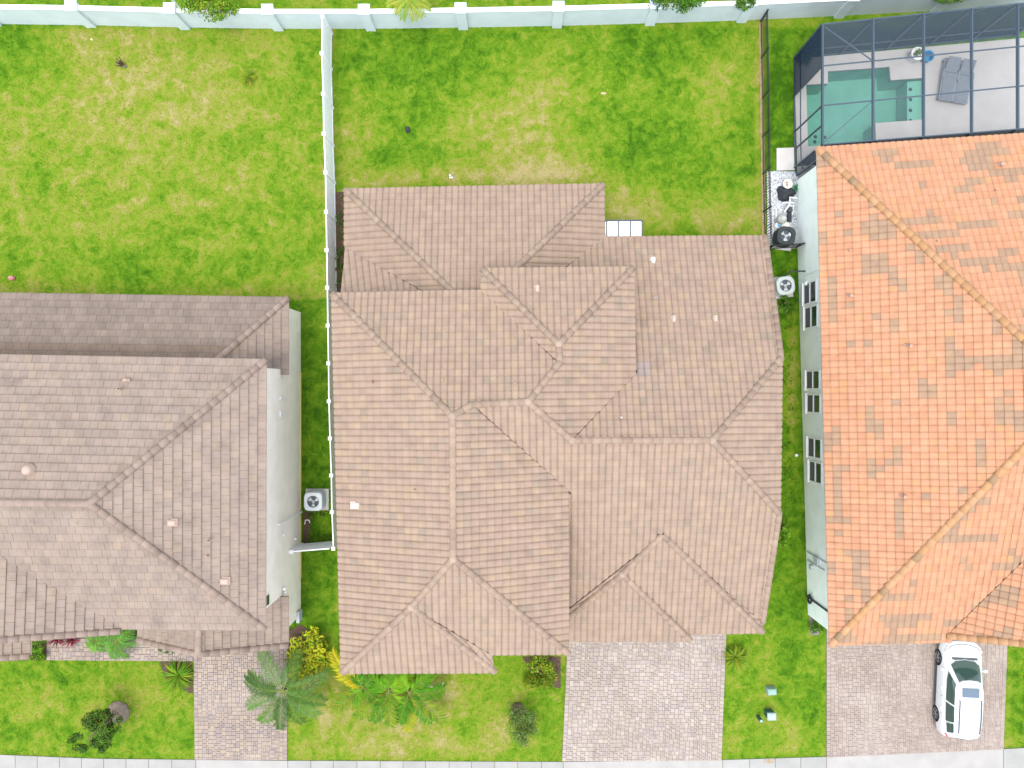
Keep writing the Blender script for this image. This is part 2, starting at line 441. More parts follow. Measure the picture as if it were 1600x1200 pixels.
def build_roof(house, facets, proto_fn, w, exp, palette, material, ridges, cap_pal, stagger=False, cap_r=0.15, valleys=(), nparts=300, inframe=True, tilename='roof_tile'):
    """facets: list of (points, slot) ; a roof deck with fascia, single tiles on it, ridge tiles on hips and ridges"""
    deck = MB()
    for pts, slot in facets:
        n = len(pts)
        top = [Vector(p) for p in pts]
        nn = Vector((0, 0, 0))
        for i in range(n):
            a, b = top[i], top[(i + 1) % n]
            nn += Vector(((a.y - b.y) * (a.z + b.z), (a.z - b.z) * (a.x + b.x), (a.x - b.x) * (a.y + b.y)))
        if nn.z < 0: top = top[::-1]
        tris = tessellate_polygon([top])
        vs = [p - Vector((0, 0, .03)) for p in top] + [p - Vector((0, 0, .17)) for p in top]
        fs = []
        for t in tris:
            a, b, c = top[t[0]], top[t[1]], top[t[2]]
            if (b - a).cross(c - a).z < 0: t = (t[0], t[2], t[1])
            fs.append(list(t)); fs.append([t[2] + n, t[1] + n, t[0] + n])
        ff = [[i, i + n, (i + 1) % n + n, (i + 1) % n] for i in range(n)]
        deck.add(vs, fs); deck.add(vs, ff, mi=1)
    roof = deck.build('roof', [M['deck'], M['fascia']], house)
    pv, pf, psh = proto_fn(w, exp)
    pu1, pv1 = max(p[0] for p in pv), max(p[1] for p in pv)
    field = MB(); full = []
    for fi, (pts, slot) in enumerate(facets):
        top = [Vector(p) for p in pts]; n = len(top)
        nn = Vector((0, 0, 0))
        for i in range(n):
            a, b = top[i], top[(i + 1) % n]
            nn += Vector(((a.y - b.y) * (a.z + b.z), (a.z - b.z) * (a.x + b.x), (a.x - b.x) * (a.y + b.y)))
        if nn.z < 0: nn = -nn; top = top[::-1]
        nn.normalize()
        cen = sum(top, Vector()) / n
        # eave = lowest level edge
        best = None
        for i in range(n):
            a, b = top[i], top[(i + 1) % n]
            L = (b - a).length
            if L > 0.9 and abs(a.z - b.z) / L < 0.05:
                if best is None or a.z + b.z < best[0]: best = (a.z + b.z, a, b)
        vv = (Vector((0, 0, 1)) - nn * nn.z).normalized()
        if best and (best[0] / 2 - min(p.z for p in top)) < 0.25:
            d = (best[2] - best[1]); d = (d - nn * d.dot(nn)).normalized()
            v2 = nn.cross(d)
            if v2.z < 0: v2 = -v2
            if v2.dot(vv) > 0.9: vv = v2
        uu = vv.cross(nn).normalized()
        v0 = min((p - cen).dot(vv) for p in top); u0 = min((p - cen).dot(uu) for p in top)
        org = cen + vv * v0 + uu * u0
        poly = [((p - org).dot(uu), (p - org).dot(vv)) for p in top]
        off = [(p - org).dot(nn) for p in top]
        poly = [(u, v - 0.055 if v < 0.06 else v) for u, v in poly]
        tri2 = []; otri = []
        for t in tessellate_polygon([top]):
            tr = [poly[k] for k in t]
            if (tr[1][0] - tr[0][0]) * (tr[2][1] - tr[0][1]) - (tr[1][1] - tr[0][1]) * (tr[2][0] - tr[0][0]) < 0: tr = tr[::-1]
            tri2.append(tr)
            otri.append((tr, [off[poly.index(q)] for q in tr]))
        ccw = 1 if sum(poly[k][0] * poly[(k + 1) % n][1] - poly[(k + 1) % n][0] * poly[k][1] for k in range(n)) > 0 else -1
        um, vm = max(p[0] for p in poly), max(p[1] for p in poly)
        def lift(u, v):
            best = None
            for tr, of in otri:
                (x1, y1), (x2, y2), (x3, y3) = tr
                de = (y2 - y3) * (x1 - x3) + (x3 - x2) * (y1 - y3)
                if abs(de) < 1e-9: continue
                l1_ = ((y2 - y3) * (u - x3) + (x3 - x2) * (v - y3)) / de; l2_ = ((y3 - y1) * (u - x3) + (x1 - x3) * (v - y3)) / de; l3_ = 1 - l1_ - l2_
                m_ = min(l1_, l2_, l3_)
                if best is None or m_ > best[0]: best = (m_, l1_ * of[0] + l2_ * of[1] + l3_ * of[2])
            return best[1] if best else 0.0
        mtx = Matrix((( uu.x, vv.x, nn.x, org.x), (uu.y, vv.y, nn.y, org.y), (uu.z, vv.z, nn.z, org.z), (0, 0, 0, 1)))
        near = lambda p, q: (Vector(p) - Vector(q)).length < .02
        vall = [k for k in range(n) if any((near(top[k], a_) and near(top[(k + 1) % n], b_)) or (near(top[k], b_) and near(top[(k + 1) % n], a_)) for a_, b_ in valleys)]
        VG = .032
        row = 0
        v = -0.045
        while v < vm:
            u = -w * (0.5 if (stagger and row % 2) else 0.0) - (w * 0.25 if stagger else 0)
            while u < um:
                x0, y0, x1, y1 = u, v, u + pu1, v + pv1
                cpt = (u + w / 2, v + exp / 2)
                hit = any(seg_hits_rect(poly[k], poly[(k + 1) % n], x0, y0, x1, y1) for k in range(n))
                inn = inside(cpt, poly)
                vh = [k for k in vall if seg_hits_rect(poly[k], poly[(k + 1) % n], x0 - VG, y0 - VG, x1 + VG, y1 + VG)]
                hit = hit or bool(vh)
                if inn or hit:
                    wc = org + uu * cpt[0] + vv * cpt[1]
                    kk = 38.0 / (38.0 - wc.z) * PPM
                    sx, sy = NX + wc.x * kk, NY - wc.y * kk
                    if -60 < sx < 1660 and -40 < sy < 1240:
                        col = palette(fi, slot, row, u, wc)
                        jit = rnd.uniform(-.004, .004) + lift(*cpt)
                        if not hit:
                            full.append((wc.z, mtx @ Matrix.Translation((u, v, jit)), col, 0 < sx < 1600 and 0 < sy < 1200))
                        else:
                            for f in pf:
                                face = [(pv[k][0] + u, pv[k][1] + v, pv[k][2] + jit) for k in f]
                                for tr in tri2:
                                    cp = clip_tri(face, tr)
                                    for k in vh:      # tiles stop short of the valley gutter
                                        if len(cp) < 3: break
                                        (ax, ay), (bx_, by__) = poly[k], poly[(k + 1) % n]
                                        ex, ey = bx_ - ax, by__ - ay; el = math.hypot(ex, ey); ex /= el; ey /= el
                                        sg = ccw; out = []
                                        ds = [sg * (ex * (p[1] - ay) - ey * (p[0] - ax)) - VG for p in cp]
                                        for m_ in range(len(cp)):
                                            p_, q_ = cp[m_ - 1], cp[m_]
                                            if (ds[m_ - 1] >= 0) != (ds[m_] >= 0):
                                                t_ = ds[m_ - 1] / (ds[m_ - 1] - ds[m_]); out.append(tuple(p_[j] + (q_[j] - p_[j]) * t_ for j in range(3)))
                                            if ds[m_] >= 0: out.append(q_)
                                        cp = out
                                    if len(cp) >= 3:
                                        field.add([mtx @ Vector(q) for q in cp], [list(range(len(cp)))], col, sh=[(.86 if q[1] - v < .026 else 1.0) for q in cp])  # cut tiles carry the same painted dark nose
                u += w
            v += exp; row += 1
    # the tiles that show largest (highest, in frame) are single objects
    full.sort(key=lambda t: -(t[0] + (0 if t[3] else -100)))
    variants = {}
    for i, (z, mx, col, inf) in enumerate(full):
        if i < nparts:
            key = tuple(round(c, 3) for c in col)
            if key not in variants:
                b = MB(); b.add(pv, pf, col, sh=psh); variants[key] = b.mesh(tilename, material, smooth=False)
            o = bpy.data.objects.new(tilename, variants[key]); C.objects.link(o)
            o.parent = roof; o.matrix_parent_inverse = parent_inv(roof); o.matrix_basis = mx
        else:
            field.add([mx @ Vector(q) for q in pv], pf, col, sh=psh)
    fo = field.build('tile_field', material, roof, kind='stuff')
    # ridge and hip tiles
    cap = {}
    Lc = 0.40
    for (a, b) in ridges:
        a, b = Vector(a), Vector(b)
        if b.z > a.z + .02: a, b = b, a          # lay from the top down; b is the low end
        d = b - a; L = d.length
        nC = max(1, int(round(L / Lc))); st = L / nC
        x = d.normalized(); side = Vector((0, 0, 1)).cross(x).normalized(); up = x.cross(side)
        for i in range(nC):
            p = a + x * (st * i)
            kk = 38.0 / (38.0 - p.z) * PPM
            sx, sy = NX + p.x * kk, NY - p.y * kk
            if not (-30 < sx < 1630 and -30 < sy < 1230): continue
            col = cap_pal(rnd)
            key = tuple(round(c, 3) for c in col)
            if key not in cap:
                mb = MB(); vs = []; N = 8
                for t, rr, hh in ((-.02, cap_r * .88, .0), (Lc + .02, cap_r, .022)):
                    for k in range(N):
                        an = math.pi * (k / (N - 1))
                        vs.append((t, rr * math.cos(an), rr * .85 * math.sin(an) + hh))
                for k in range(N): 
                    an = math.pi * (k / (N - 1)); vs.append((Lc + .02, (cap_r - .03) * math.cos(an), (cap_r - .03) * .85 * math.sin(an) - .03))
                fs = [[k, k + 1, N + k + 1, N + k][::-1] for k in range(N - 1)] + [[N + k, N + k + 1, 2 * N + k + 1, 2 * N + k][::-1] for k in range(N - 1)]
                mb.add(vs, fs, col); cap[key] = mb.mesh('ridge_tile', material, smooth=True)
            o = bpy.data.objects.new('ridge_tile', cap[key]); C.objects.link(o)
            o.parent = roof; o.matrix_parent_inverse = parent_inv(roof)
            j = rnd.uniform(-.008, .008)
            o.matrix_basis = Matrix(((x.x * st / Lc, side.x, up.x, p.x), (x.y * st / Lc, side.y, up.y, p.y), (x.z * st / Lc, side.z, up.z, p.z + .015 + j), (0, 0, 0, 1)))
    return roof

def settle(facets, ridges, w0=0.06, it=400):
    """slide each roof corner along its own sight line until every slope is as flat as it can be"""
    key = lambda p: (round(p[0], 4), round(p[1], 4), round(p[2], 4))
    dirs = {}; z = {}
    for pts, _ in facets:
        for p in pts:
            k_ = key(p); z[k_] = p[2]; dirs[k_] = (p[0] / (CAMH - p[2]), p[1] / (CAMH - p[2]))
    keys = list(z); idx = {k_: i for i, k_ in enumerate(keys)}
    D = np.array([dirs[k_] for k_ in keys]); z0 = np.array([z[k_] for k_ in keys]); zz = z0.copy()
    F = [np.array([idx[key(p)] for p in pts]) for pts, _ in facets]
    for _ in range(it):
        acc = w0 * z0; cnt = np.full(len(z0), w0)
        for f in F:
            h = CAMH - zz[f]; X = np.stack([D[f, 0] * h, D[f, 1] * h, np.ones(len(f))], 1)
            c_, *_r = np.linalg.lstsq(X, zz[f], rcond=None)
            # z = c0 x + c1 y + c2 with x = dx (H - z)
            g_ = c_[0] * D[f, 0] + c_[1] * D[f, 1]
            zn = (g_ * CAMH + c_[2]) / (1 + g_)
            np.add.at(acc, f, zn); np.add.at(cnt, f, 1)
        zz = acc / cnt
    mp = {}
    for k_, i in idx.items():
        h = CAMH - zz[i]; mp[k_] = Vector((D[i, 0] * h, D[i, 1] * h, zz[i]))
    nf = [([mp[key(p)] for p in pts], sl_) for pts, sl_ in facets]
    nr = [(mp.get(key(a_), a_), mp.get(key(b_), b_)) for a_, b_ in ridges]
    return nf, nr

def rq(c):
    return tuple(max(0.0, round(x / 0.002) * 0.002) for x in c)

def mixc(a, b, t): return tuple(x + (y - x) * t for x, y in zip(a, b))

TAN = [(alb(214, 186, 163), 5), (alb(209, 182, 162), 5), (alb(219, 191, 160), 3), (alb(201, 177, 160), 3), (alb(184, 170, 154), 1.0), (alb(210, 179, 161), 4)]
def wpick(pal, r):
    tot = sum(p[1] for p in pal); x = r.random() * tot
    for c, q in pal:
        x -= q
        if x <= 0: return c
    return pal[-1][0]
def pal_mid(fi, slot, row, u, wc):
    c = wpick(TAN, rnd)
    if slot == 'low': c = mixc(c, alb(203, 178, 160), .5)
    elif slot == 'flat': c = mixc(c, alb(208, 182, 163), .35)
    # a few replacement tiles of another batch lie by the east eave of the tower
    if slot == 'north' and abs(wc.x - P(1003, 572, 5.2).x) < .42 and abs(wc.y - P(1003, 574, 5.2).y) < .36: c = alb(193, 184, 190)
    return rq(mixc(c, alb(207, 180, 157), .5))
def cap_mid(r): return rq(wpick([(alb(214, 187, 164), 4), (alb(207, 180, 159), 4), (alb(200, 173, 153), 2)], r))

# ---- middle house ------------------------------------------------------------
mid = thing('tan_house', P(760, 700), 'central house with a many-hipped tan barrel tile roof', 'house')
a = P(520, 460, 5.35); b = P(753, 455, 5.35); pA = P(754, 421, 5.35); v1 = P(868, 563, 6.65); r2 = P(875, 566, 6.75); p0 = P(873, 538, 6.75)
e1 = P(989, 419, 5.35); e2 = P(991, 586, 5.38); e3 = P(893, 688, 6.42); m1 = P(825, 628, 7.15); m2 = P(738, 632, 7.2); w1 = P(707, 650, 7.32); w2 = P(708, 873, 7.3)
f1 = P(535, 1050, 5.3); f2 = P(773, 1049, 5.3); f4 = P(887, 1020, 5.35); vb = P(768, 1021, 5.38); g1 = P(886, 765, 5.4); s1 = P(643, 948, 6.5)
rN0 = P(943, 372, 2.9); rN1 = P(1195, 370, 2.9); rK1 = P(1220, 560, 5.1); rT = P(1113, 688, 6.4); rK2 = P(1217, 802, 5.08); rS1 = P(1191, 972, 3.02)
G = P(1035, 835, 4.72); Gv = P(889, 950, 3.28); Gh = P(889, 964, 3.15); g2 = P(972, 897, 4.1); G1e = P(1191, 987, 2.9); G1w = P(1074, 989, 2.9); G2e = P(1078, 1000, 2.9); G2w = P(888, 1000, 2.9)
A0 = P(540, 297, 2.9); A1 = P(942, 289, 2.9); A2 = P(806, 420, 4.5); A3 = P(706, 455, 4.88); Av = P(663, 457, 4.3); Al = P(540, 387, 2.9); Az = P(533, 461, 4.0); Ae = P(885, 417, 3.5)
facets = [
    ([a, w1, w2, s1, f1], 'main'), ([a, b, v1, r2, m1, m2, w1], 'main'), ([pA, p0, r2, v1, b], 'main'), ([pA, e1, p0], 'main'),
    ([e1, e2, e3, m1, r2, p0], 'main'), ([w1, m2, g1, f4, w2], 'main'), ([w2, f4, vb, s1], 'flat'), ([s1, f2, f1], 'flat'), ([s1, vb, f2], 'flat'),
    ([rN0, rN1, rK1, rT, e3, e2, P(985, 560, 5.08), P(978, 430, 3.55), Ae], 'north'), ([rK1, rK2, rT], 'flat'),
    ([m2, m1, e3, rT, rK2, rS1, G, Gv, g1], 'flat'),
    ([G, G1e, G1w, g2], 'flat'), ([G, g2, Gh, Gv], 'flat'), ([G, rS1, G1e], 'flat'), ([g2, G2e, G2w, Gh], 'flat'), ([g2, G1w, G2e], 'flat'),
    ([A0, A1, A2, P(762, 452, 4.85), A3], 'low'), ([A0, A3, Av, Al], 'low'), ([Al, Av, Az], 'low'), ([A1, rN0, Ae, A2], 'low')]
ridges = [(a, w1), (w1, m2), (m2, m1), (m1, r2), (r2, p0), (p0, pA), (p0, e1), (m1, e3), (e3, rT), (rT, rK1), (rT, rK2), (w1, w2), (w2, s1), (s1, f1), (w2, f4), (s1, f2),
          (G, G1e), (G, g2), (g2, Gh), (g2, G2e), (A0, A3), (A1, A2), (rN1, rK1), (rK2, rS1)]
nr_ = len(ridges)
facets, rv = settle(facets, ridges + [(b, v1), (e2, e3), (m2, g1), (s1, vb), (G, rS1), (G, Gv), (g2, G1w), (Al, Av), (rN0, Ae)])
ridges, valleys = rv[:nr_], rv[nr_:]
mroof = build_roof(mid, facets, tile_proto_s, 0.283, 0.325, pal_mid, M['tile_tan'], ridges, cap_mid, valleys=valleys)
for a_ in (w1, m1, p0, s1, g2, rT, w2, e3):      # mortar where hips meet
    q = min((x for pr_ in ridges for x in pr_), key=lambda x: (x - a_).length)
    m_ = MB(); m_.lathe((q.x, q.y, q.z), [(.17, .04), (.15, .12), (.08, .165), (.02, .175)], 9, alb(222, 197, 175)); m_.build('mortar_cap', M['tile_tan'], mroof, smooth=True)
def xy(px, py, z): q = P(px, py, z); return (q.x, q.y)
def inset(pts, cx, cy, d):
    return [(x - d * (1 if x > cx else -1), y - d * (1 if y > cy else -1)) for x, y in pts]
wl = MB()
t1 = [xy(520, 460, 5.35), xy(753, 455, 5.35), xy(886, 560, 5.35), xy(887, 1020, 5.35), xy(535, 1022, 5.35)]
cx, cy = P(705, 740, 5.3).xy
t1 = inset(t1, cx, cy, .42)
wl.prism(t1, 0, 5.16)
t2 = inset([xy(754, 421, 5.35), xy(989, 419, 5.35), xy(991, 586, 5.35), xy(754, 586, 5.35)], *P(873, 500, 5.3).xy, .42)
wl.prism(t2, 0, 5.16)
t3 = [xy(535, 1020, 5.3), xy(773, 1020, 5.3), xy(773, 1049, 5.3), xy(535, 1050, 5.3)]
wl.prism(inset(t3, *P(654, 1000, 5.3).xy, .42), 0, 5.12)
# single storey parts with gable ends under the clipped gable roof
xr = P(1195, 370, 2.9).x - .42
yN, yS = P(1100, 370, 2.9).y - .42, P(1100, 972, 2.9).y + .42
xm = P(886, 560, 5.35).x - .6
pr = [(xm, yN, 0), (xr, yN, 0), (xr, yS, 0), (xm, yS, 0)]
yk1, yk2 = rK1.y, rK2.y
wl.add([(xr, yN, 0), (xr, yS, 0), (xr, yS, 2.85), (xr, yk2, 4.85), (xr, yk1, 4.85), (xr, yN, 2.85)], [[0, 1, 2, 3, 4, 5][::-1]])
wl.add([(xm, yN, 0), (xr, yN, 0), (xr, yN, 2.85), (xm, yN, 2.85)], [[0, 1, 2, 3]])
wl.add([(xm, yS, 0), (xr, yS, 0), (xr, yS, 2.85), (xm, yS, 2.85)], [[0, 1, 2, 3]])
q = [xy(540, 297, 2.9), xy(942, 289, 2.9), xy(943, 460, 2.9), xy(540, 460, 2.9)]
wl.prism(inset(q, *P(740, 390, 2.9).xy, .42), 0, 2.75)
q = [xy(895, 960, 2.9), xy(1185, 960, 2.9), xy(1185, 988, 2.9), xy(895, 988, 2.9)]
wl.prism(inset(q, *P(1040, 950, 2.9).xy, .3), 0, 2.72)
wl.build('wall', M['stucco_tan'], mid)
# garage door facing the drive
gd = MB()
gx0, gx1 = P(905, 0, 2.9).x, P(1110, 0, 2.9).x; gy = P(0, 988, 2.9).y + .3 - .03
for k in range(4): gd.box(((gx0 + gx1) / 2, gy, .28 + .53 * k), (gx1 - gx0, .05, .50), bev=.01)
gd.build('garage_door', M['white_paint'], mid)

# ---- left house ---------------------------------------------------------------
SL = [(alb(198, 180, 166), 5), (alb(193, 173, 160), 5), (alb(203, 183, 164), 3), (alb(186, 170, 160), 3), (alb(202, 178, 163), 3), (alb(210, 186, 160), .6)]
def pal_left(fi, slot, row, u, wc):
    c = wpick(SL, rnd)
    c = mixc(c, alb(195, 174, 159), .6)
    if slot == 'weathered': c = mixc(c, alb(164, 147, 136), rnd.uniform(.5, .9)); 
    if slot == 'weathered' and wc.y < P(0, 545, 4).y + .25: c = mixc(c, alb(165, 140, 118), .6)  # shade of the upper eave painted into the tiles just below it
    return rq(c)
def cap_left(r): return rq(wpick([(alb(205, 181, 166), 4), (alb(197, 173, 158), 4)], r))
lh = thing('brown_house', P(200, 780), 'two storey house at the left edge under flat brown tiles', 'house')
c1 = P(415, 563, 6.2); l1 = P(140, 787, 8.45); c2 = P(414, 983, 6.2); l2 = P(-140, 784, 8.45)
d1 = P(450, 466, 3.1); d2 = P(325, 575, 4.35); kA = P(312, 938, 4.45); kB = P(310, 1022, 4.45); kE0 = P(450, 932, 3.1); kE1 = P(450, 1008, 3.1); kW0 = P(217, 930, 3.3); kW1 = P(217, 1000, 3.3)
wv = P(190, 981, 6.22); we = P(188, 986, 6.2); wr = P(-140, 1010, 8.4)
fl = [([c1, l1, l2, P(-260, 783, 8.45), P(-260, 551, 6.2)], 'main'), ([c1, c2, l1], 'main'), ([l1, c2, wv, l2], 'main'), ([wv, we, wr, l2], 'main'),
      ([d1, d2, P(-260, 566, 4.35), P(-260, 455, 3.1)], 'weathered'), ([d1, P(450, 586, 3.1), P(440, 586, 3.22), P(440, 577, 3.22), P(405, 577, 3.6), d2], 'main'),
      ([kA, kB, kE1, kE0], 'main'), ([kA, kW0, kW1, kB], 'main'), ([P(47, 975, 3.2), P(46, 1025, 3.2), P(-140, 1038, 5.0), P(-140, 985, 5.0)], 'main')]
rl = [(c1, l1), (l1, c2), (l1, l2), (d1, d2), (kA, kB), (kB, kE1), (kB, kW1), (we, wr), (P(46, 1025, 3.2), P(-140, 1038, 5.0))]
fl, rl = settle(fl, rl)
lroof = build_roof(lh, fl, tile_proto_flat, 0.33, 0.35, pal_left, M['tile_slate'], rl, cap_left, stagger=True, cap_r=.15)
wl = MB()
XE = (470 - NX) / PPM
yF, yR = -9.27, 0.89
wl.prism([(-34, yF), (XE, yF), (XE, yR), (-34, yR)], 0, 6.06)
wl.prism([(-34, yR + .004), (XE + .003, yR + .004), (XE + .003, 3.75), (-34, 3.75)], 0, 2.98)
wl.prism([(-16.4, -11.0), (XE + .003, -11.0), (XE + .003, yF - .003), (-16.4, yF - .003)], 0, 2.98)
wl.prism([(-34, -9.55), (-16.75, -9.55), (-16.75, yF - .003), (-34, yF - .003)], 0, 6.06)
wl.add([(XE - .01, -11.0, 2.9), (-16.3, -11.0, 2.9), (kB.x, -11.0, 4.25)], [[0, 1, 2]])
wl.add([(-16.9, -9.55, 6.0), (-30, -9.55, 6.0), (-27, -9.55, 8.1)], [[0, 1, 2]])
wl.prism([(-34, -11.2), (P(46, 0, 3.2).x - .35, -11.2), (P(46, 0, 3.2).x - .35, -9.56), (-34, -9.56)], 0, 3.0)
wl.build('wall', M['stucco_white'], lh)
# bits on its side wall
wx = XE + .004
def wall_pt(px, py, X):
    """point of the wall plane x = X seen at this pixel"""
    k = X * PPM / (px - NX); z = CAMH * (1 - k)
    return Vector((X, (NY - py) / PPM * k, z))
def wallbox(mb, px0, px1, py0, py1, X, t, side, col=(1, 1, 1), mi=0):
    p, q_ = wall_pt(px0, (py0 + py1) / 2, X), wall_pt(px1, (py0 + py1) / 2, X)
    k = X * PPM / ((px0 + px1) / 2 - NX)
    y0, y1 = (NY - py0) / PPM * k, (NY - py1) / PPM * k
    mb.box((X + side * t / 2, (y0 + y1) / 2, (p.z + q_.z) / 2), (t, abs(y1 - y0), abs(p.z - q_.z)), mi=mi, col=col)
for (x0, x1, y0, y1) in ((437, 442, 620, 624), (437, 441, 642, 651)):
    v = MB(); wallbox(v, x0, x1, y0, y1, wx, .06, 1); v.build('wall_vent', M['white_paint'], lh)
v = MB(); wallbox(v, 416, 421, 928, 947, wx, .03, 1); wlw = v.build('window', M['white_paint'], lh)
v = MB(); wallbox(v, 416.5, 420.5, 930, 945, wx + .03, .012, 1); v.build('pane', M['glass'], wlw)
v = MB()
for px, py in ((441.5, 920), (442.5, 926)):
    q = wall_pt(px, py, wx); v.lathe((q.x + .10, q.y, q.z - .06), [(.02, 0), (.07, .03), (.08, .10), (.05, .15)], 10)
    v.bar(q, (q.x + .1, q.y, q.z), .04, .04)
v.build('flood_light', M['white_paint'], lh)
v = MB(); wallbox(v, 463, 468, 954, 971, wx, .14, 1, mi=0); v.build('electric_meter_box', M['grey_metal'], lh)
v = MB(); q = wall_pt(433, 820, wx); v.tube([(wx + .07, q.y, q.z), (wx + .07, q.y, .1)], .045, 8); v.build('drain_pipe', M['white_paint'], lh)
v = MB()
for px, py in ((443, 836), (461, 842)): q = wall_pt(px, py, wx); v.box((q.x + .04, q.y, q.z), (.08, .10, .10))
v.build('outlet_box', M['white_paint'], lh)
v = MB(); v.box((wx + .025, (yR + yF) / 2, .10), (.05, yR - yF - .1, .16)); v.build('base_trim', mat('yellowish_trim', (.55, .45, .20), .8), lh)

# ---- right house ------------------------------------------------------------------
ORG = [(alb(248, 188, 150), 6), (alb(247, 185, 145), 6), (alb(246, 178, 136), 5), (alb(240, 170, 130), 3), (alb(248, 192, 150), 3), (alb(245, 186, 128), 1.5)]
ORB = [(alb(212, 174, 142), 3), (alb(204, 169, 142), 3), (alb(218, 178, 142), 2)]
def pal_right(fi, slot, row, u, wc):
    # tiles were laid in batches: brown ones come in short runs within a course
    q = mnoise.noise(Vector((u * (0.5 if slot != 'west' else .9), row * (.8 if slot != 'west' else .45), fi * 7.3)))
    q += .55 * mnoise.noise(Vector((u * .17, row * .22, fi * 3.1 + 40)))
    q2 = rnd.random()
    if q > .30 or q2 < .02: return rq(mixc(wpick(ORB, rnd), alb(211, 174, 143), .4))
    return rq(mixc(wpick(ORG, rnd), alb(246, 184, 144), .5))
def cap_right(r): return rq(wpick([(alb(246, 192, 145), 5), (alb(240, 184, 132), 4), (alb(205, 168, 130), 1.5)], r))
rh = thing('orange_house', P(1500, 620), 'pale green house on the right under bright orange barrel tiles', 'house')
h1 = P(1277, 232, 3.6); h2 = P(1297, 1008, 3.6); ap = P(1686, 612, 7.15)
sv = P(1487, 984, 3.75); sr = P(1680, 796, 6.05)
fr = [([h1, h2, ap], 'west'), ([h1, P(2050, 180, 3.6), P(2050, 600, 7.15), ap], 'north'),
      ([h2, P(1487, 1003, 3.6), sv, sr, P(1870, 985, 3.75), P(2050, 1003, 3.6), P(2050, 604, 7.15), ap], 'south'),
      ([sv, P(1480, 993, 3.62), P(1680, 1014, 6.0), sr], 'west'), ([sr, P(1680, 1014, 6.0), P(1880, 993, 3.62), P(1870, 985, 3.75)], 'east')]
vr = [(sv, sr)]
rr = [(h1, ap), (h2, ap), (ap, P(2050, 602, 7.15)), (P(1480, 993, 3.62), P(1680, 1014, 6.0)), (sr, P(1680, 1014, 6.0))]
fr, rv = settle(fr, rr + vr); rr, vr = rv[:-1], rv[-1:]
rroof = build_roof(rh, fr, lambda w_, e_: tile_proto_s(w_, e_, .78), 0.285, 0.345, pal_right, M['tile_orange'], rr, cap_right, cap_r=.17, valleys=vr)
wl = MB()
wb0, wb1 = P(1243, 275), P(1263, 985)
wN = 10.15; wS = -11.0
def wallX(y): return wb0.x + (wb1.x - wb0.x) * (wb0.y - y) / (wb0.y - wb1.y)
wl.prism([(wallX(wN), wN), (wallX(wS), wS), (36, wS), (36, wN + .6)], 0, 3.45)
wl.build('wall', M['stucco_mint'], rh)
for (x0, x1, y0, y1) in ((1257.4, 1276, 442, 472.6), (1259, 1277.7, 480, 510.7), (1261.5, 1281, 580.6, 606.6), (1262.5, 1282, 617.7, 643.7), (1264, 1283.5, 686, 714), (1266, 1284.5, 723, 752.7)):
    X = wallX((NY - (y0 + y1) / 2) / PPM * .96) - .004
    f = MB(); f2_ = MB(); f3_ = MB()
    q0, q1 = wall_pt(x0, y0, X), wall_pt(x1, y1, X)
    k = X * PPM / ((x0 + x1) / 2 - NX)
    ya, yb = (NY - y0) / PPM * k, (NY - y1) / PPM * k
    zl, zh = q0.z, q1.z; zm = (zl + zh) / 2
    ex = .055
    f.box((X - .03, ya + ex / 2, zm), (.06, ex, zh - zl + 2 * ex)); f.box((X - .03, yb - ex / 2, zm), (.06, ex, zh - zl + 2 * ex))
    for z in (zl - ex / 2, zm, zh + ex / 2): f.box((X - .03, (ya + yb) / 2, z), (.06, ya - yb, ex))
    win = f.build('window', M['white_paint'], rh)
    f2_.box((X - .02, (ya + yb) / 2, (zl + zm - ex / 2) / 2), (.012, ya - yb, zm - zl - ex / 2)); f2_.build('insect_screen', M['insect'], win)
    f3_.box((X - .015, (ya + yb) / 2, (zh + zm + ex / 2) / 2), (.012, ya - yb, zh - zm - ex / 2)); f3_.build('pane', M['glass'], win)
    s = MB(); s.box((X - .05, (ya + yb) / 2, zl - ex - .03), (.11, ya - yb + .2, .055)); s.build('sill', M['white_paint'], win)
v = MB(); X = wallX(-10.5) - .05
v.tube([(X, -10.1, 3.3), (X, -10.1, .1)], .05, 6); v.build('downspout', M['dark_grille'], rh)
v = MB(); X = wallX(5.0)
v.tube([(X - .03, 5.45, 2.9), (X - .03, 5.45, .7)], .03, 6); v.box((X - .05, 5.0, 1.1), (.10, .16, .22)); v.build('wiring_conduit', M['stucco_mint'], rh)
v = MB(); X = wallX(-8.4)
v.box((X - .07, -8.05, 1.5), (.14, .35, .5)); v.tube([(X - .04, -8.3, .2), (X - .04, -8.3, 2.4)], .025, 6); v.tube([(X - .04, -7.9, .2), (X - .04, -7.9, 3.0)], .03, 6)
v.box((X - .07, -8.5, .8), (.12, .2, .3)); v.build('electric_meter_box', M['grey_metal'], rh)
v = MB(); X = wallX(-10.0); q = P(1268, 936, .6)
v.tube([(X - .12, q.y + .19 * math.cos(t), .62 + .19 * math.sin(t)) for t in [i * math.pi / 8 for i in range(17)]], .055, 8, cap=False)
v.build('hose_reel', M['black_metal'], rh)

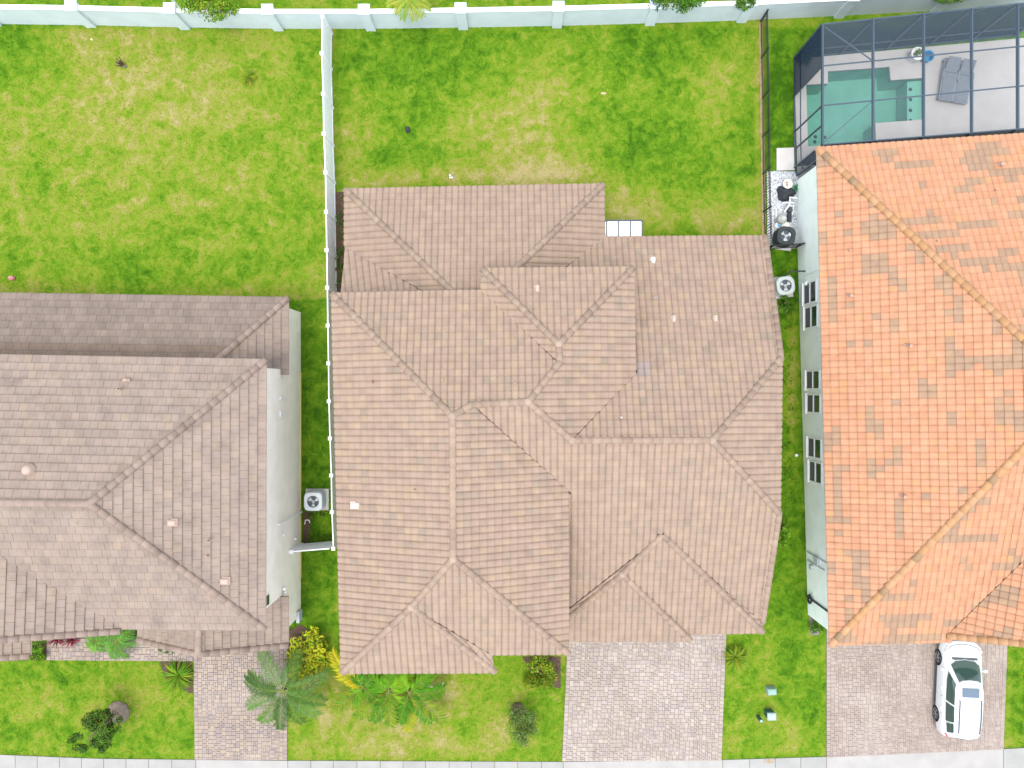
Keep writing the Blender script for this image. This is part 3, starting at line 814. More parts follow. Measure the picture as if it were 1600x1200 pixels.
# ---- roof vents -------------------------------------------------------------------
def on_roof(px, py, fac):
    """point of the roof seen at this pixel"""
    d = Vector(((px - NX) / PPM, (NY - py) / PPM, -CAMH)); o = Vector((0, 0, CAMH)); best = None
    for pts, slot in fac:
        for t in tessellate_polygon([[Vector(p) for p in pts]]):
            A, B, D = (Vector(pts[k]) for k in t)
            n = (B - A).cross(D - A)
            if abs(n.dot(d)) < 1e-9: continue
            s = (A - o).dot(n) / d.dot(n); q = o + d * s
            ok = True
            for e, f in ((A, B), (B, D), (D, A)):
                if n.dot((f - e).cross(q - e)) < -1e-6: ok = False
            if ok and (best is None or q.z > best.z): best = q
    return best
def vent(roof, fac, px, py, kind, col):
    q = on_roof(px, py, fac)
    if q is None: return
    v = MB()
    if kind == 'pipe': 
        v.lathe((q.x, q.y, q.z - .05), [(.10, .06), (.075, .10), (.055, .12), (.055, .42)], 10, col, top=False)
        v.lathe((q.x, q.y, q.z - .05), [(.035, .42), (.035, .2)], 10, (.03, .03, .03)); v.lathe((q.x, q.y, q.z + .37), [(.055, 0), (.035, 0)], 10, col, top=False)
        nm = 'vent_pipe'
    elif kind == 'small':
        v.lathe((q.x, q.y, q.z - .05), [(.06, .05), (.04, .09), (.04, .28), (.025, .30)], 8, col); nm = 'vent_pipe'
    elif kind == 'hood':
        v.box((q.x, q.y, q.z + .03), (.22, .26, .10), col=col); v.box((q.x + .01, q.y, q.z + .11), (.16, .30, .07), col=col, bev=.03); nm = 'roof_vent'
    elif kind == 'hoodx':
        v.box((q.x, q.y, q.z + .02), (.42, .30, .10), col=col); v.box((q.x, q.y - .02, q.z + .12), (.34, .24, .12), col=col, bev=.05); nm = 'roof_vent'
    elif kind == 'gooseneck':
        v.tube([(q.x, q.y, q.z - .05), (q.x, q.y, q.z + .22), (q.x + .06, q.y - .02, q.z + .3), (q.x + .16, q.y - .03, q.z + .28), (q.x + .2, q.y - .03, q.z + .18)], .07, 8, col); nm = 'vent_pipe'
    else:
        v.lathe((q.x, q.y, q.z - .05), [(.24, .05), (.24, .16), (.20, .20), (.20, .28), (.13, .36), (.03, .39)], 16, col); nm = 'roof_vent'
    v.build(nm, M['tintpaint'], roof, smooth=(kind in ('turbine', 'gooseneck')))
WH = (.50, .47, .44); TN = alb(226, 196, 178)
for px, py, k, c in ((1020, 407, 'hood', WH), (1023, 467, 'pipe', WH), (1052, 498, 'hood', alb(240, 220, 205)), (1117, 498, 'hood', alb(240, 220, 205)), (839, 451, 'hood', alb(240, 215, 195)), (970, 652, 'small', WH),
                     (583, 597, 'small', alb(200, 140, 125)), (805, 599, 'small', TN), (556, 789, 'hoodx', WH), (648, 765, 'small', TN), (1144, 471, 'small', TN), (692, 593, 'small', TN)):
    vent(mroof, facets, px, py, k, c)
for px, py, k, c in ((197, 593, 'gooseneck', TN), (192, 607, 'pipe', TN), (47, 734, 'turbine', alb(240, 212, 196)), (270, 816, 'hoodx', alb(244, 214, 198)), (331, 842, 'pipe', TN), (326, 868, 'small', TN), (352, 907, 'hoodx', alb(244, 214, 198))):
    vent(lroof, fl, px, py, k, c)
PK = alb(250, 205, 180)
for px, py, k in ((1322, 462, 'gooseneck'), (1414, 540, 'gooseneck'), (1405, 774, 'gooseneck'), (1556, 258, 'gooseneck'), (1553, 298, 'small'), (1462, 377, 'small'), (1325, 392, 'small')):
    vent(rroof, fr, px, py, k, PK)

# ------------------------------------------------------------------ ground
def dry_map(X, Y):
    px = NX + X * PPM; py = NY - Y * PPM
    d = np.full_like(px, .36)
    left = px < 523
    midy = (px >= 523) & (px < 1192) & (py < 460)
    side = (px >= 1192) & (py < 480)
    front = py > 985
    d = np.where(left & (py < 470), .55, d)
    d = np.where(midy, .31, d)
    d = np.where(side, .10, d)
    d = np.where(left & (py >= 470) & ~front, .22, d)
    d = np.where((px > 1192) & (py >= 480) & ~front, .26, d)
    d = np.where(front, .35, d)
    d = np.where(front & (px > 450) & (px < 880), .44, d)
    d = np.where(py < 44, .42, d)
    def blob(cx, cy, rx, ry, a):
        return a * np.exp(-(((px - cx) / rx) ** 2 + ((py - cy) / ry) ** 2))
    for t in ((210, 80, 80, 50, .14), (230, 150, 90, 50, .13), (120, 60, 70, 25, .15), (330, 160, 60, 40, .15), (20, 90, 60, 60, -.22), (490, 90, 30, 60, -.16), (470, 200, 50, 160, -.08), (130, 210, 70, 70, .10),
              (250, 420, 300, 40, -.16), (300, 300, 120, 60, -.02), (100, 300, 90, 60, -.05), (440, 350, 60, 60, -.12),
              (850, 140, 80, 60, .34), (820, 225, 90, 50, .34), (800, 276, 150, 20, .42), (600, 285, 70, 12, .25), (870, 265, 60, 22, .25), (650, 270, 90, 18, .18), (560, 190, 35, 60, .24), (545, 250, 30, 50, .28), (680, 210, 90, 30, .14), (740, 170, 60, 40, .12),
              (1140, 105, 45, 40, .26), (1110, 165, 50, 50, .22), (1000, 150, 40, 30, .10), (1040, 335, 110, 36, .34), (1150, 345, 50, 30, .30), (960, 300, 50, 20, .22), (980, 330, 40, 30, .3), (1187, 200, 7, 200, .28),
              (1030, 210, 60, 45, -.14), (1050, 80, 70, 40, -.10), (640, 110, 90, 50, -.08), (620, 250, 50, 25, -.12), (700, 60, 180, 25, -.05),
              (1238, 560, 8, 110, .36), (1228, 600, 8, 60, .12), (1240, 640, 10, 90, .16), (1240, 850, 30, 90, -.12), (1240, 420, 20, 60, -.1),
              (640, 1110, 90, 40, .30), (740, 1145, 120, 25, .24), (505, 1115, 10, 40, .36), (520, 1100, 25, 60, .14), (700, 1070, 60, 30, .16), (727, 1137, 22, 16, -.36), (850, 1120, 22, 70, -.18), (610, 1170, 140, 15, .2), (690, 1072, 22, 5, .3),
              (1215, 1130, 35, 25, .24), (1235, 1160, 14, 16, .50), (1190, 1020, 26, 30, .14), (1150, 1160, 14, 30, .14), (1200, 1080, 12, 25, .22), (1270, 1100, 18, 80, -.12), (1240, 1000, 30, 40, -.10),
              (60, 1080, 40, 30, .14), (230, 1090, 40, 30, .20), (40, 1170, 60, 15, .12), (120, 1060, 80, 12, -.12), (180, 1160, 100, 20, -.08), (1590, 1100, 30, 60, -.08), (1572, 1110, 6, 40, .28), (60, 45, 100, 10, .0),
              (484, 830, 20, 30, -.06), (525, 380, 14, 80, .3)):
        d += blob(*t)
    return d

deckpoly_px = [(1240, 93), (1246, 280), (1760, 255), (1760, 45)]
poolpoly_px = [(1259, 133), (1293, 131), (1293, 112), (1389, 105), (1391, 126), (1443, 122), (1444, 187), (1367, 193), (1368, 222), (1262, 229)]
deckpoly = [xy(x, y, 0) for x, y in deckpoly_px]; poolpoly = [xy(x, y, 0) for x, y in poolpoly_px]

def axis(lo, hi, flo, fhi, st):
    a_ = list(np.arange(flo, fhi + 1e-6, st))
    return np.array([lo, lo * .5 + flo * .5] + a_ + [hi * .5 + fhi * .5, hi])
gxs = axis(-160, 160, -27, 27, .25); gys = axis(-160, 160, -21, 23, .25)
XX, YY = np.meshgrid(gxs, gys)
ZZ = np.zeros_like(XX)
rr_ = np.random.RandomState(3)
infine = (abs(XX) < 26.9) & (YY > -20.9) & (YY < 22.9)
ZZ = np.where(infine, rr_.uniform(-.012, .012, XX.shape), 0)
gv = np.stack([XX.ravel(), YY.ravel(), ZZ.ravel()], 1)
nx_, ny_ = len(gxs), len(gys)
gf = []
for j in range(ny_ - 1):
    for i in range(nx_ - 1):
        if gxs[i] > 12.5 and gys[j] > 9.5:
            cs = [(gxs[i + p], gys[j + q_]) for p in (0, 1) for q_ in (0, 1)]
            if all(inside(c_, deckpoly) for c_ in cs): continue
        gf.append((j * nx_ + i, j * nx_ + i + 1, (j + 1) * nx_ + i + 1, (j + 1) * nx_ + i))
me = bpy.data.meshes.new('lawn')
me.from_pydata(gv.tolist(), [], gf)
me.materials.append(M['lawn'])
at = me.attributes.new('dry', 'FLOAT', 'POINT'); at.data.foreach_set('value', dry_map(gv[:, 0], gv[:, 1]).astype(np.float32))
at = me.attributes.new('tone', 'FLOAT_COLOR', 'POINT'); at.data.foreach_set('color', np.ones(len(gv) * 4, dtype=np.float32))
me.polygons.foreach_set('use_smooth', [True] * len(me.polygons))
lawn = link('lawn', me, kind='structure')

# paved areas (corner order: far left, far right, near right, near left)
drives = {
    'mid': [(889, 955), (1136, 955), (1127, 1188), (878, 1189)],
    'left': [(302, 955), (450, 955), (449, 1187), (305, 1186)],
    'right': [(1291, 960), (1575, 960), (1567, 1170), (1291, 1183)],
    'walk': [(-30, 1000), (302, 1000), (302, 1033), (-30, 1033)]}
drives['walk'] = [(74, 997), (302, 997), (302, 1033), (74, 1031)]
sidewalk_px = [-12, 24.6, 59, 94, 128, 162.7, 197.5, 233, 269, 306.5, 450, 486, 521, 558, 594.5, 630, 665, 702, 737, 773, 809, 846, 880, 1129, 1171, 1211, 1250.7, 1291, 1567, 1602, 1640]
def sw_top(px):
    xs = [-20, 150, 450, 880, 1130, 1291, 1567, 1660]; ys = [1178, 1185, 1188, 1190, 1187, 1182, 1170, 1165]
    return float(np.interp(px, xs, ys))

# blades of grass over the lawns
NB = 330000
bx = nrg.uniform(-26, 25.2, NB); by = nrg.uniform(-18.6, 19.6, NB)
bpx = NX + bx * PPM; bpy_ = NY - by * PPM
def mask_poly(poly):
    m = np.zeros(NB, bool); j = len(poly) - 1
    for i in range(len(poly)):
        (xi, yi), (xj, yj) = poly[i], poly[j]
        if yi != yj:
            m ^= ((yi > bpy_) != (yj > bpy_)) & (bpx < (xj - xi) * (bpy_ - yi) / (yj - yi) + xi)
        j = i
    return m
keep = np.ones(NB, bool)
for q in list(drives.values()) + [deckpoly_px, [(1203, 265), (1246, 265), (1246, 388), (1203, 388)], [(1212, 230), (1242, 230), (1242, 267), (1212, 267)],
          [(-40, 480), (470, 480), (470, 965), (-40, 965)], [(566, 320), (930, 310), (1170, 390), (1170, 960), (560, 960)], [(1246, 250), (1262, 985), (1700, 985), (1700, 230)]]:
    keep &= ~mask_poly(q)
keep &= bpy_ < np.interp(bpx, [-20, 150, 450, 880, 1130, 1291, 1567, 1660], [1178, 1185, 1188, 1190, 1187, 1182, 1170, 1165])
bx, by = bx[keep], by[keep]; nb = len(bx)
ang = nrg.uniform(0, 2 * math.pi, nb); ln = nrg.uniform(.04, .085, nb); wd = nrg.uniform(.010, .018, nb); le = nrg.uniform(.4, .95, nb)
cx_, sx_ = np.cos(ang), np.sin(ang)
V = np.zeros((nb, 3, 3), dtype=np.float32)
V[:, 0] = np.stack([bx - sx_ * wd, by + cx_ * wd, np.full(nb, -.005)], 1)
V[:, 1] = np.stack([bx + sx_ * wd, by - cx_ * wd, np.full(nb, -.005)], 1)
V[:, 2] = np.stack([bx + cx_ * ln * le, by + sx_ * ln * le, .012 + ln * np.sqrt(1 - le * le) * .8], 1)
me = bpy.data.meshes.new('grass')
me.vertices.add(nb * 3); me.vertices.foreach_set('co', V.ravel())
me.loops.add(nb * 3); me.loops.foreach_set('vertex_index', np.arange(nb * 3, dtype=np.int32))
me.polygons.add(nb); me.polygons.foreach_set('loop_start', np.arange(0, nb * 3, 3, dtype=np.int32))
me.update(calc_edges=True); me.validate()
me.materials.append(M['lawn'])
at = me.attributes.new('dry', 'FLOAT', 'POINT'); at.data.foreach_set('value', np.repeat(dry_map(bx, by) + nrg.uniform(-.07, .10, nb), 3).astype(np.float32))
tn = nrg.uniform(.85, 1.35, nb); tc = np.ones((nb, 3, 4), dtype=np.float32); tc[:, :, :3] = tn[:, None, None]
at = me.attributes.new('tone', 'FLOAT_COLOR', 'POINT'); at.data.foreach_set('color', tc.ravel())
link('grass', me, kind='stuff')

# ---- pavers ------------------------------------------------------------------------
def bil(q, s, t):
    a_, b_, c_, d_ = q
    top = (a_[0] + (b_[0] - a_[0]) * s, a_[1] + (b_[1] - a_[1]) * s); bot = (d_[0] + (c_[0] - d_[0]) * s, d_[1] + (c_[1] - d_[1]) * s)
    return (top[0] + (bot[0] - top[0]) * t, top[1] + (bot[1] - top[1]) * t)
def pave(name, quad_px, pal, unit=.098, nparts=300, vis_from=None):
    quad = [xy(x, y, 0) for x, y in quad_px]
    W = (Vector(quad[1]) - Vector(quad[0])).length; H = (Vector(quad[3]) - Vector(quad[0])).length
    base = struct(name)
    bed = MB(); bed.add([(p[0], p[1], .030) for p in quad] + [(p[0], p[1], -.1) for p in quad], [[0, 3, 2, 1], [0, 1, 5, 4], [1, 2, 6, 5], [2, 3, 7, 6], [3, 0, 4, 7]])
    bed.build('joint_sand', M['sandbed'], base, kind='stuff')
    nu, nv = int(W / unit), int(H / unit); uw, uh = W / nu, H / nv
    occ = np.zeros((nv, nu), bool); pieces = []
    for j in range(nv):        # border course along both long edges
        if j % 2 == 0:
            for i0 in (0, nu - 2):
                hgt = min(2, nv - j); pieces.append((i0, j, 2, hgt)); occ[j:j + hgt, i0:i0 + 2] = True
    shapes = [(2, 2), (2, 2), (3, 2), (2, 3), (3, 2), (2, 1), (1, 2), (1, 1)]
    for j in range(nv):
        i = 0
        while i < nu:
            if occ[j, i]: i += 1; continue
            ss = shapes[:]; rnd.shuffle(ss); ss.append((1, 1))
            ss = [s for s in ss if s != (1, 1)] + [(1, 1)]
            for (a_, b_) in ss:
                if i + a_ <= nu and j + b_ <= nv and not occ[j:j + b_, i:i + a_].any():
                    occ[j:j + b_, i:i + a_] = True; pieces.append((i, j, a_, b_)); break
            i += 1
    # largest pieces in view become single parts
    def vis(p):
        _, py = bil(quad_px, (p[0] + p[2] / 2) / nu, (p[1] + p[3] / 2) / nv)
        return (vis_from is None or py > vis_from)
    order = sorted(range(len(pieces)), key=lambda k: (-(pieces[k][2] * pieces[k][3]) if vis(pieces[k]) else 0, rnd.random()))
    field = MB()
    cache = {}
    # colour runs in soft clouds of lighter and darker batches
    for n_, k in enumerate(order):
        i, j, a_, b_ = pieces[k]
        cpt = bil(quad, (i + a_ / 2) / nu, (j + b_ / 2) / nv)
        col = rq(mixc(wpick(pal, rnd), pal[0][0], .35))
        if n_ < nparts:
            key = (a_, b_, col)
            if key not in cache:
                mb = MB(); mb.box((0, 0, .02), (a_ * uw - .009, b_ * uh - .009, .05), col=col, bev=.008); cache[key] = mb.mesh('paver', M['paver'])
            o = bpy.data.objects.new('paver', cache[key]); C.objects.link(o); o.parent = base
            dx = Vector(quad[1]) - Vector(quad[0])
            o.location = (cpt[0], cpt[1], .02 + rnd.uniform(-.003, .003)); o.rotation_euler = (0, 0, math.atan2(dx.y, dx.x) + rnd.uniform(-.01, .01))
        else:
            dx = Vector(quad[1]) - Vector(quad[0])
            field.box((cpt[0], cpt[1], .04 + rnd.uniform(-.003, .003)), (a_ * uw - .009, b_ * uh - .009, .05), rz=math.atan2(dx.y, dx.x), col=col, bev=.008)
    field.build('paver_field', M['paver'], base, kind='stuff')
    return base
PV = [(alb(216, 198, 184), 5), (alb(222, 205, 190), 3), (alb(226, 211, 203), 5), (alb(216, 200, 193), 4), (alb(234, 222, 208), 3), (alb(206, 192, 190), 2), (alb(240, 228, 212), 1.5), (alb(198, 184, 178), 1)]
PVd = [(alb(211, 192, 178), 6), (alb(196, 178, 172), 4), (alb(216, 196, 178), 3), (alb(188, 174, 174), 2.5), (alb(222, 200, 176), 2), (alb(176, 162, 158), 1)]
PVr = [(alb(211, 192, 180), 5), (alb(203, 184, 174), 4), (alb(219, 200, 186), 3), (alb(196, 178, 170), 2)]
pave('paved_driveway', drives['mid'], PV, vis_from=1000)
pave('paved_driveway', drives['left'], PVd, vis_from=1020)
pave('paved_driveway', drives['right'], PVr, vis_from=1005)
pave('paved_walkway', drives['walk'], PVd)

# ---- sidewalk, kerb and road ---------------------------------------------------------
sw = struct('sidewalk')
for i in range(len(sidewalk_px) - 1):
    x0, x1 = sidewalk_px[i], sidewalk_px[i + 1]
    g_ = .35
    pts = [xy(x0 + g_, sw_top(x0), 0), xy(x1 - g_, sw_top(x1), 0), xy(x1 - g_, sw_top(x1) + 50, 0), xy(x0 + g_, sw_top(x0) + 50, 0)]
    t = rnd.uniform(.93, 1.04); big = (x1 - x0) > 100
    c_ = (.29 * t, .288 * t, .275 * t) if not big else (.315, .305, .29)
    m_ = MB(); m_.prism(pts, -.1, .045 + rnd.uniform(-.003, .003), col=c_); m_.build('sidewalk_slab', M['concrete'], sw)
m_ = MB(); m_.prism([xy(-2000, 1290, 0), xy(3600, 1290, 0), xy(3600, 1296, 0), xy(-2000, 1296, 0)], -.1, .12, col=(.42, .41, .39)); m_.build('kerb', M['concrete'], None, kind='structure')
m_ = MB(); m_.add([(*xy(-2000, 1296, 0), .016), (*xy(-2000, 1530, 0), .016), (*xy(3600, 1530, 0), .016), (*xy(3600, 1296, 0), .016)], [[0, 1, 2, 3]]); m_.build('road', M['asphalt'], None, kind='structure')

# ------------------------------------------------------------------ perimeter wall
pw = thing('perimeter_wall', P(800, 45), 'long white masonry wall with square piers behind the back yards', 'wall')
bpts = [(-150, 33), (-5, 37.5), (143, 39.5), (290, 43), (436, 45), (580, 45), (724, 43), (870, 40.5), (1015, 36.5), (1158, 32), (1310, 25), (1460, 17), (1615, 9), (1770, 0)]
HW = 1.55
for i in range(len(bpts) - 1):
    A_, B_ = P(*bpts[i]), P(*bpts[i + 1])
    d = (B_ - A_).normalized(); nrm = Vector((-d.y, d.x, 0))
    A_ = A_ + d * .235; B_ = B_ - d * .235
    m_ = MB(); m_.bar(A_ + nrm * .08 + Vector((0, 0, HW / 2 - .05)), B_ + nrm * .08 + Vector((0, 0, HW / 2 - .05)), .16, HW + .1); m_.build('wall_panel', M['wall_white'], pw)
    m_ = MB(); m_.bar(A_ + nrm * .08 + Vector((0, 0, HW + .025)), B_ + nrm * .08 + Vector((0, 0, HW + .025)), .21, .06); m_.build('wall_coping', M['vinyl'], pw)
for x, y in bpts:
    q = P(x, y + 1.5)
    ang = 0
    m_ = MB(); m_.box((q.x, q.y + .13, .86), (.47, .42, 1.76)); pr_ = m_.build('pier', M['wall_white'], pw)
    m_ = MB(); m_.box((q.x, q.y + .13, 1.775), (.55, .50, .08), bev=.02); m_.box((q.x, q.y + .13, 1.84), (.40, .36, .05), bev=.02); m_.build('pier_cap', M['wall_white'], pr_)

# ------------------------------------------------------------------ white vinyl fence
vf = thing('vinyl_fence', P(527, 450), 'long white vinyl privacy fence along the left side of the central house', 'fence')
tops = [(503.5, 25), (502.9, 83.7), (505, 147), (506, 209), (508.6, 270), (509.6, 331), (510.6, 391), (511.6, 449.6), (512.3, 508.7), (513.3, 567.7), (514, 627), (515.7, 685), (517.7, 742.6), (518.7, 800), (521, 857)]
HF = 1.83
fp = [P(x, y, HF) for x, y in tops]
def vpost(q, par):
    m_ = MB(); m_.box((q.x, q.y, HF / 2), (.127, .127, HF + .04), bev=.01); p_ = m_.build('fence_post', M['vinyl'], par)
    m_ = MB(); m_.add([(q.x + sx * .085, q.y + sy * .085, HF + .02) for sx, sy in ((-1, -1), (1, -1), (1, 1), (-1, 1))] + [(q.x + sx * .085, q.y + sy * .085, HF + .045) for sx, sy in ((-1, -1), (1, -1), (1, 1), (-1, 1))] + [(q.x, q.y, HF + .09)],
                       [[0, 1, 5, 4], [1, 2, 6, 5], [2, 3, 7, 6], [3, 0, 4, 7], [4, 5, 8], [5, 6, 8], [6, 7, 8], [7, 4, 8]]); m_.build('post_cap', M['vinyl'], p_)
def vpanel(a_, b_, par):
    a_, b_ = Vector((a_.x, a_.y, 0)), Vector((b_.x, b_.y, 0)); d = (b_ - a_).normalized(); a_ = a_ + d * .066; b_ = b_ - d * .066
    L = (b_ - a_).length; n = max(2, int(L / .28)); sd = Vector((-d.y, d.x, 0))
    m_ = MB(); 
    m_.bar(a_ + Vector((0, 0, HF - .05)), b_ + Vector((0, 0, HF - .05)), .05, .12); m_.build('fence_rail', M['vinyl'], par)
    m_ = MB(); m_.bar(a_ + Vector((0, 0, .12)), b_ + Vector((0, 0, .12)), .05, .14); m_.build('fence_rail', M['vinyl'], par)
    for k in range(n):
        p0_, p1_ = a_ + d * (L * k / n + .004), a_ + d * (L * (k + 1) / n - .004)
        m_ = MB(); m_.bar(p0_ + Vector((0, 0, HF / 2 + .04)), p1_ + Vector((0, 0, HF / 2 + .04)), .022, HF - .3); m_.build('fence_board', M['vinyl'], par)
for q in fp: vpost(q, vf)
for i in range(len(fp) - 1): vpanel(fp[i], fp[i + 1], vf)
vg = thing('vinyl_gate', P(495, 858), 'short white vinyl fence return closing the gap beside the brown roofed house', 'fence')
ga, gb = P(457, 862, HF), P(519, 857, HF); ga.x = XE + .08
vpost(ga, vg); vpanel(ga, Vector((gb.x - .06, gb.y, 0)), vg)

# ------------------------------------------------------------------ black metal fence
bf = thing('metal_fence', P(1191, 210), 'black metal picket fence between the central and right back yards', 'fence')
HB = 1.15
bb = [(1188, 34), (1189, 91), (1190.6, 153.6), (1191, 214), (1191.6, 271.7), (1193, 331), (1195, 390)]
rt = [(1195, 390), (1243, 387)]
def metal_fence(pts, par, last=True):
    for i in range(len(pts) - 1):
        a_, b_ = P(*pts[i]), P(*pts[i + 1]); d = b_ - a_; L = d.length; d.normalize()
        for z in (.15, HB - .2, HB - .03):
            m_ = MB(); m_.bar(a_ + Vector((0, 0, z)), b_ + Vector((0, 0, z)), .03, .03); m_.build('fence_rail', M['black_metal'], par)
        n = int(L / .125)
        for k in range(1, n):
            q = a_ + d * (L * k / n); m_ = MB(); m_.box((q.x, q.y, HB / 2 - .02), (.022, .022, HB)); m_.build('picket', M['black_metal'], par)
    for i, p in enumerate(pts):
        if i == len(pts) - 1 and not last: continue
        q = P(*p); m_ = MB(); m_.box((q.x, q.y, HB / 2 + .02), (.06, .06, HB + .08), bev=.01); m_.build('fence_post', M['black_metal'], par)
metal_fence(bb, bf)
bg_ = thing('metal_gate', P(1220, 389), 'short black metal picket gate below the pool equipment', 'gate')
metal_fence([(1196.5, 390), (1243, 387)], bg_)

# ------------------------------------------------------------------ pool, deck, cage
bm = bmesh.new()
for poly in (deckpoly, poolpoly):
    vs = [bm.verts.new((x, y, .05)) for x, y in poly]
    for i in range(len(vs)): bm.edges.new((vs[i], vs[(i + 1) % len(vs)]))
bmesh.ops.triangle_fill(bm, use_beauty=True, edges=bm.edges[:], normal=(0, 0, 1))
for f_ in list(bm.faces):
    c_ = f_.calc_center_median()
    if inside((c_.x, c_.y), poolpoly) or not inside((c_.x, c_.y), deckpoly): bm.faces.remove(f_)
for f_ in bm.faces:
    if f_.normal.z < 0: f_.normal_flip()
be = [e_ for e_ in bm.edges if len(e_.link_faces) == 1]
r_ = bmesh.ops.extrude_edge_only(bm, edges=be)
for v_ in r_['geom']:
    if isinstance(v_, bmesh.types.BMVert): v_.co.z = -.15
me = bpy.data.meshes.new('pool_deck'); bm.to_mesh(me); bm.free(); me.materials.append(M['pooldeck'])
link('pool_deck', me, kind='structure')
sh = MB(); n = len(poolpoly)
sh.add([(x, y, .0) for x, y in poolpoly] + [(x, y, -1.35) for x, y in poolpoly], [[i, (i + 1) % n, n + (i + 1) % n, n + i] for i in range(n)] + [list(range(n, 2 * n))])
# sun shelf on the right with bubbler fittings, steps on the left
shelf = [xy(x, y, 0) for x, y in ((1421, 125), (1443, 123), (1443.5, 187), (1421, 189))]
sh.prism(shelf, -1.3, -.22, col=(1, 1, 1), mi=1)
sh.prism([xy(x, y, 0) for x, y in ((1263, 196), (1300, 196), (1300, 226), (1264, 228))], -1.3, -.75, mi=0)
for x, y in ((1426, 137), (1426, 153), (1426, 170), (1426, 186), (1298, 207), (1283, 206), (1282, 214)): sh.lathe((*xy(x, y, 0), -.215 if x > 1400 else -.74), [(.09, 0), (.07, .02)], 10, mi=2)
pool = sh.build('pool_basin', [M['plaster'], mat('shelf_plaster', (.42, .56, .50), .7), M['dark_grille']], None, kind='structure')
m_ = MB(); m_.add([(x, y, -.10) for x, y in poolpoly], [list(range(n))[::-1]])
wo = m_.build('pool_water', M['water'], None, kind='structure')
ZT = 3.6
cg = thing('pool_cage', P(1420, 150), 'dark framed screen enclosure over the swimming pool', 'pool enclosure')
bxs = [1285, 1364, 1443, 1518, 1590, 1664]
def ty(x): return 38 - (x - 1285) * 33 / 315
def by_(x): return 226 - (x - 1285) * 25 / 315
def lin(y0, x): return y0 - (x - 1285) * 31 / 315
def gpt(p): return Vector((p.x, p.y, .05))
cagebars = []
def cbar(a_, b_, nm, wx=.07, wz=.12):
    m_ = MB(); m_.bar(a_, b_, wx, wz); m_.build(nm, M['cage'], cg)
for x in bxs:
    t_, b_ = P(x, ty(x), ZT), P(x, by_(x), ZT)
    cbar(t_, b_, 'roof_beam', .07, .16)
    cbar(gpt(t_), t_ - Vector((0, 0, .09)), 'post', .10, .10)
    cbar(gpt(b_), b_ - Vector((0, 0, .09)), 'post', .07, .07)
rows_ = [ty, lambda x: lin(103, x), lambda x: lin(165, x), by_]
for ri, fn in enumerate(rows_):
    for i in range(len(bxs) - 1):
        x0, x1 = bxs[i], bxs[i + 1]
        cbar(P(x0, fn(x0), ZT + .003 * ri), P(x1, fn(x1), ZT + .003 * ri), 'purlin', .045, .07)
cbar(P(1288, 42, ZT - .03), P(1364, lin(103, 1364), ZT - .03), 'brace', .04, .05)
cbar(P(1288, 222, ZT - .03), P(1364, lin(165, 1364), ZT - .03), 'brace', .04, .05)
for i, x in enumerate(bxs[:-1]):      # rear wall rail and kick braces
    a_, b_ = gpt(P(x, ty(x), ZT)), gpt(P(bxs[i + 1], ty(bxs[i + 1]), ZT))
    cbar(a_ + Vector((0, 0, .85)), b_ + Vector((0, 0, .85)), 'chair_rail', .04, .06)
    cbar(a_ + Vector((0, 0, .03)), b_ + Vector((0, 0, .03)), 'sill_plate', .06, .05)
    if i > 0:
        t_ = P(x, ty(x), ZT); cbar(t_ + Vector((0, -.02, -.6)), t_ + (b_ - a_).normalized() * .7 + Vector((0, 0, -.05)), 'brace', .04, .04)
lt = [P(1285, 38, ZT), P(1285, 103, ZT), P(1285, 165, ZT), P(1285.5, 195, ZT), P(1286, 226, ZT), P(1281, 262, ZT)]
for i, q in enumerate(lt):
    if i in (1, 2, 3): cbar(gpt(q), q - Vector((0, 0, .05)), 'post', .06, .06)
for i in range(3):
    a_, b_ = gpt(lt[i if i < 2 else 2]), gpt(lt[i + 1] if i < 2 else lt[4])
    cbar(a_ + Vector((0, 0, .85)), b_ + Vector((0, 0, .85)), 'chair_rail', .04, .06); cbar(a_ + Vector((0, 0, .03)), b_ + Vector((0, 0, .03)), 'sill_plate', .06, .05)
cbar(lt[0] + Vector((0, 0, -.1)), gpt(lt[1]) + Vector((0, .8, 1.6)), 'brace', .025, .025)
# side wall goes on to the house corner
cA, cB = lt[4], Vector((lt[4].x + .1, P(0, 275).y, ZT))
cbar(cA, cB, 'purlin', .06, .10); cbar(gpt(cB), cB, 'post', .08, .08); cbar(gpt(cA) + Vector((0, 0, .85)), gpt(cB) + Vector((0, 0, .85)), 'chair_rail', .04, .06)
cbar(gpt(cA) + Vector((0, 0, .03)), gpt(cB) + Vector((0, 0, .03)), 'sill_plate', .06, .05)
def spanel(pts, mt):
    m_ = MB(); m_.add(pts, [list(range(len(pts)))]); m_.build('screen_panel', M[mt], cg)
for i in range(len(bxs) - 1):
    x0, x1 = bxs[i], bxs[i + 1]
    for k in range(3):
        spanel([P(x0, rows_[k](x0), ZT + .06), P(x0, rows_[k + 1](x0), ZT + .06), P(x1, rows_[k + 1](x1), ZT + .06), P(x1, rows_[k](x1), ZT + .06)], 'screen_top')
    for fn in (ty, by_):
        t0, t1 = P(x0, fn(x0), ZT), P(x1, fn(x1), ZT)
        for zl, zh in ((.08, .88), (.88, ZT - .03)):
            spanel([Vector((t0.x, t0.y + .03, zl)), Vector((t1.x, t1.y + .03, zl)), Vector((t1.x, t1.y + .03, zh)), Vector((t0.x, t0.y + .03, zh))], 'screen_side')
ls = [lt[0], lt[1], lt[2], lt[4], cB]
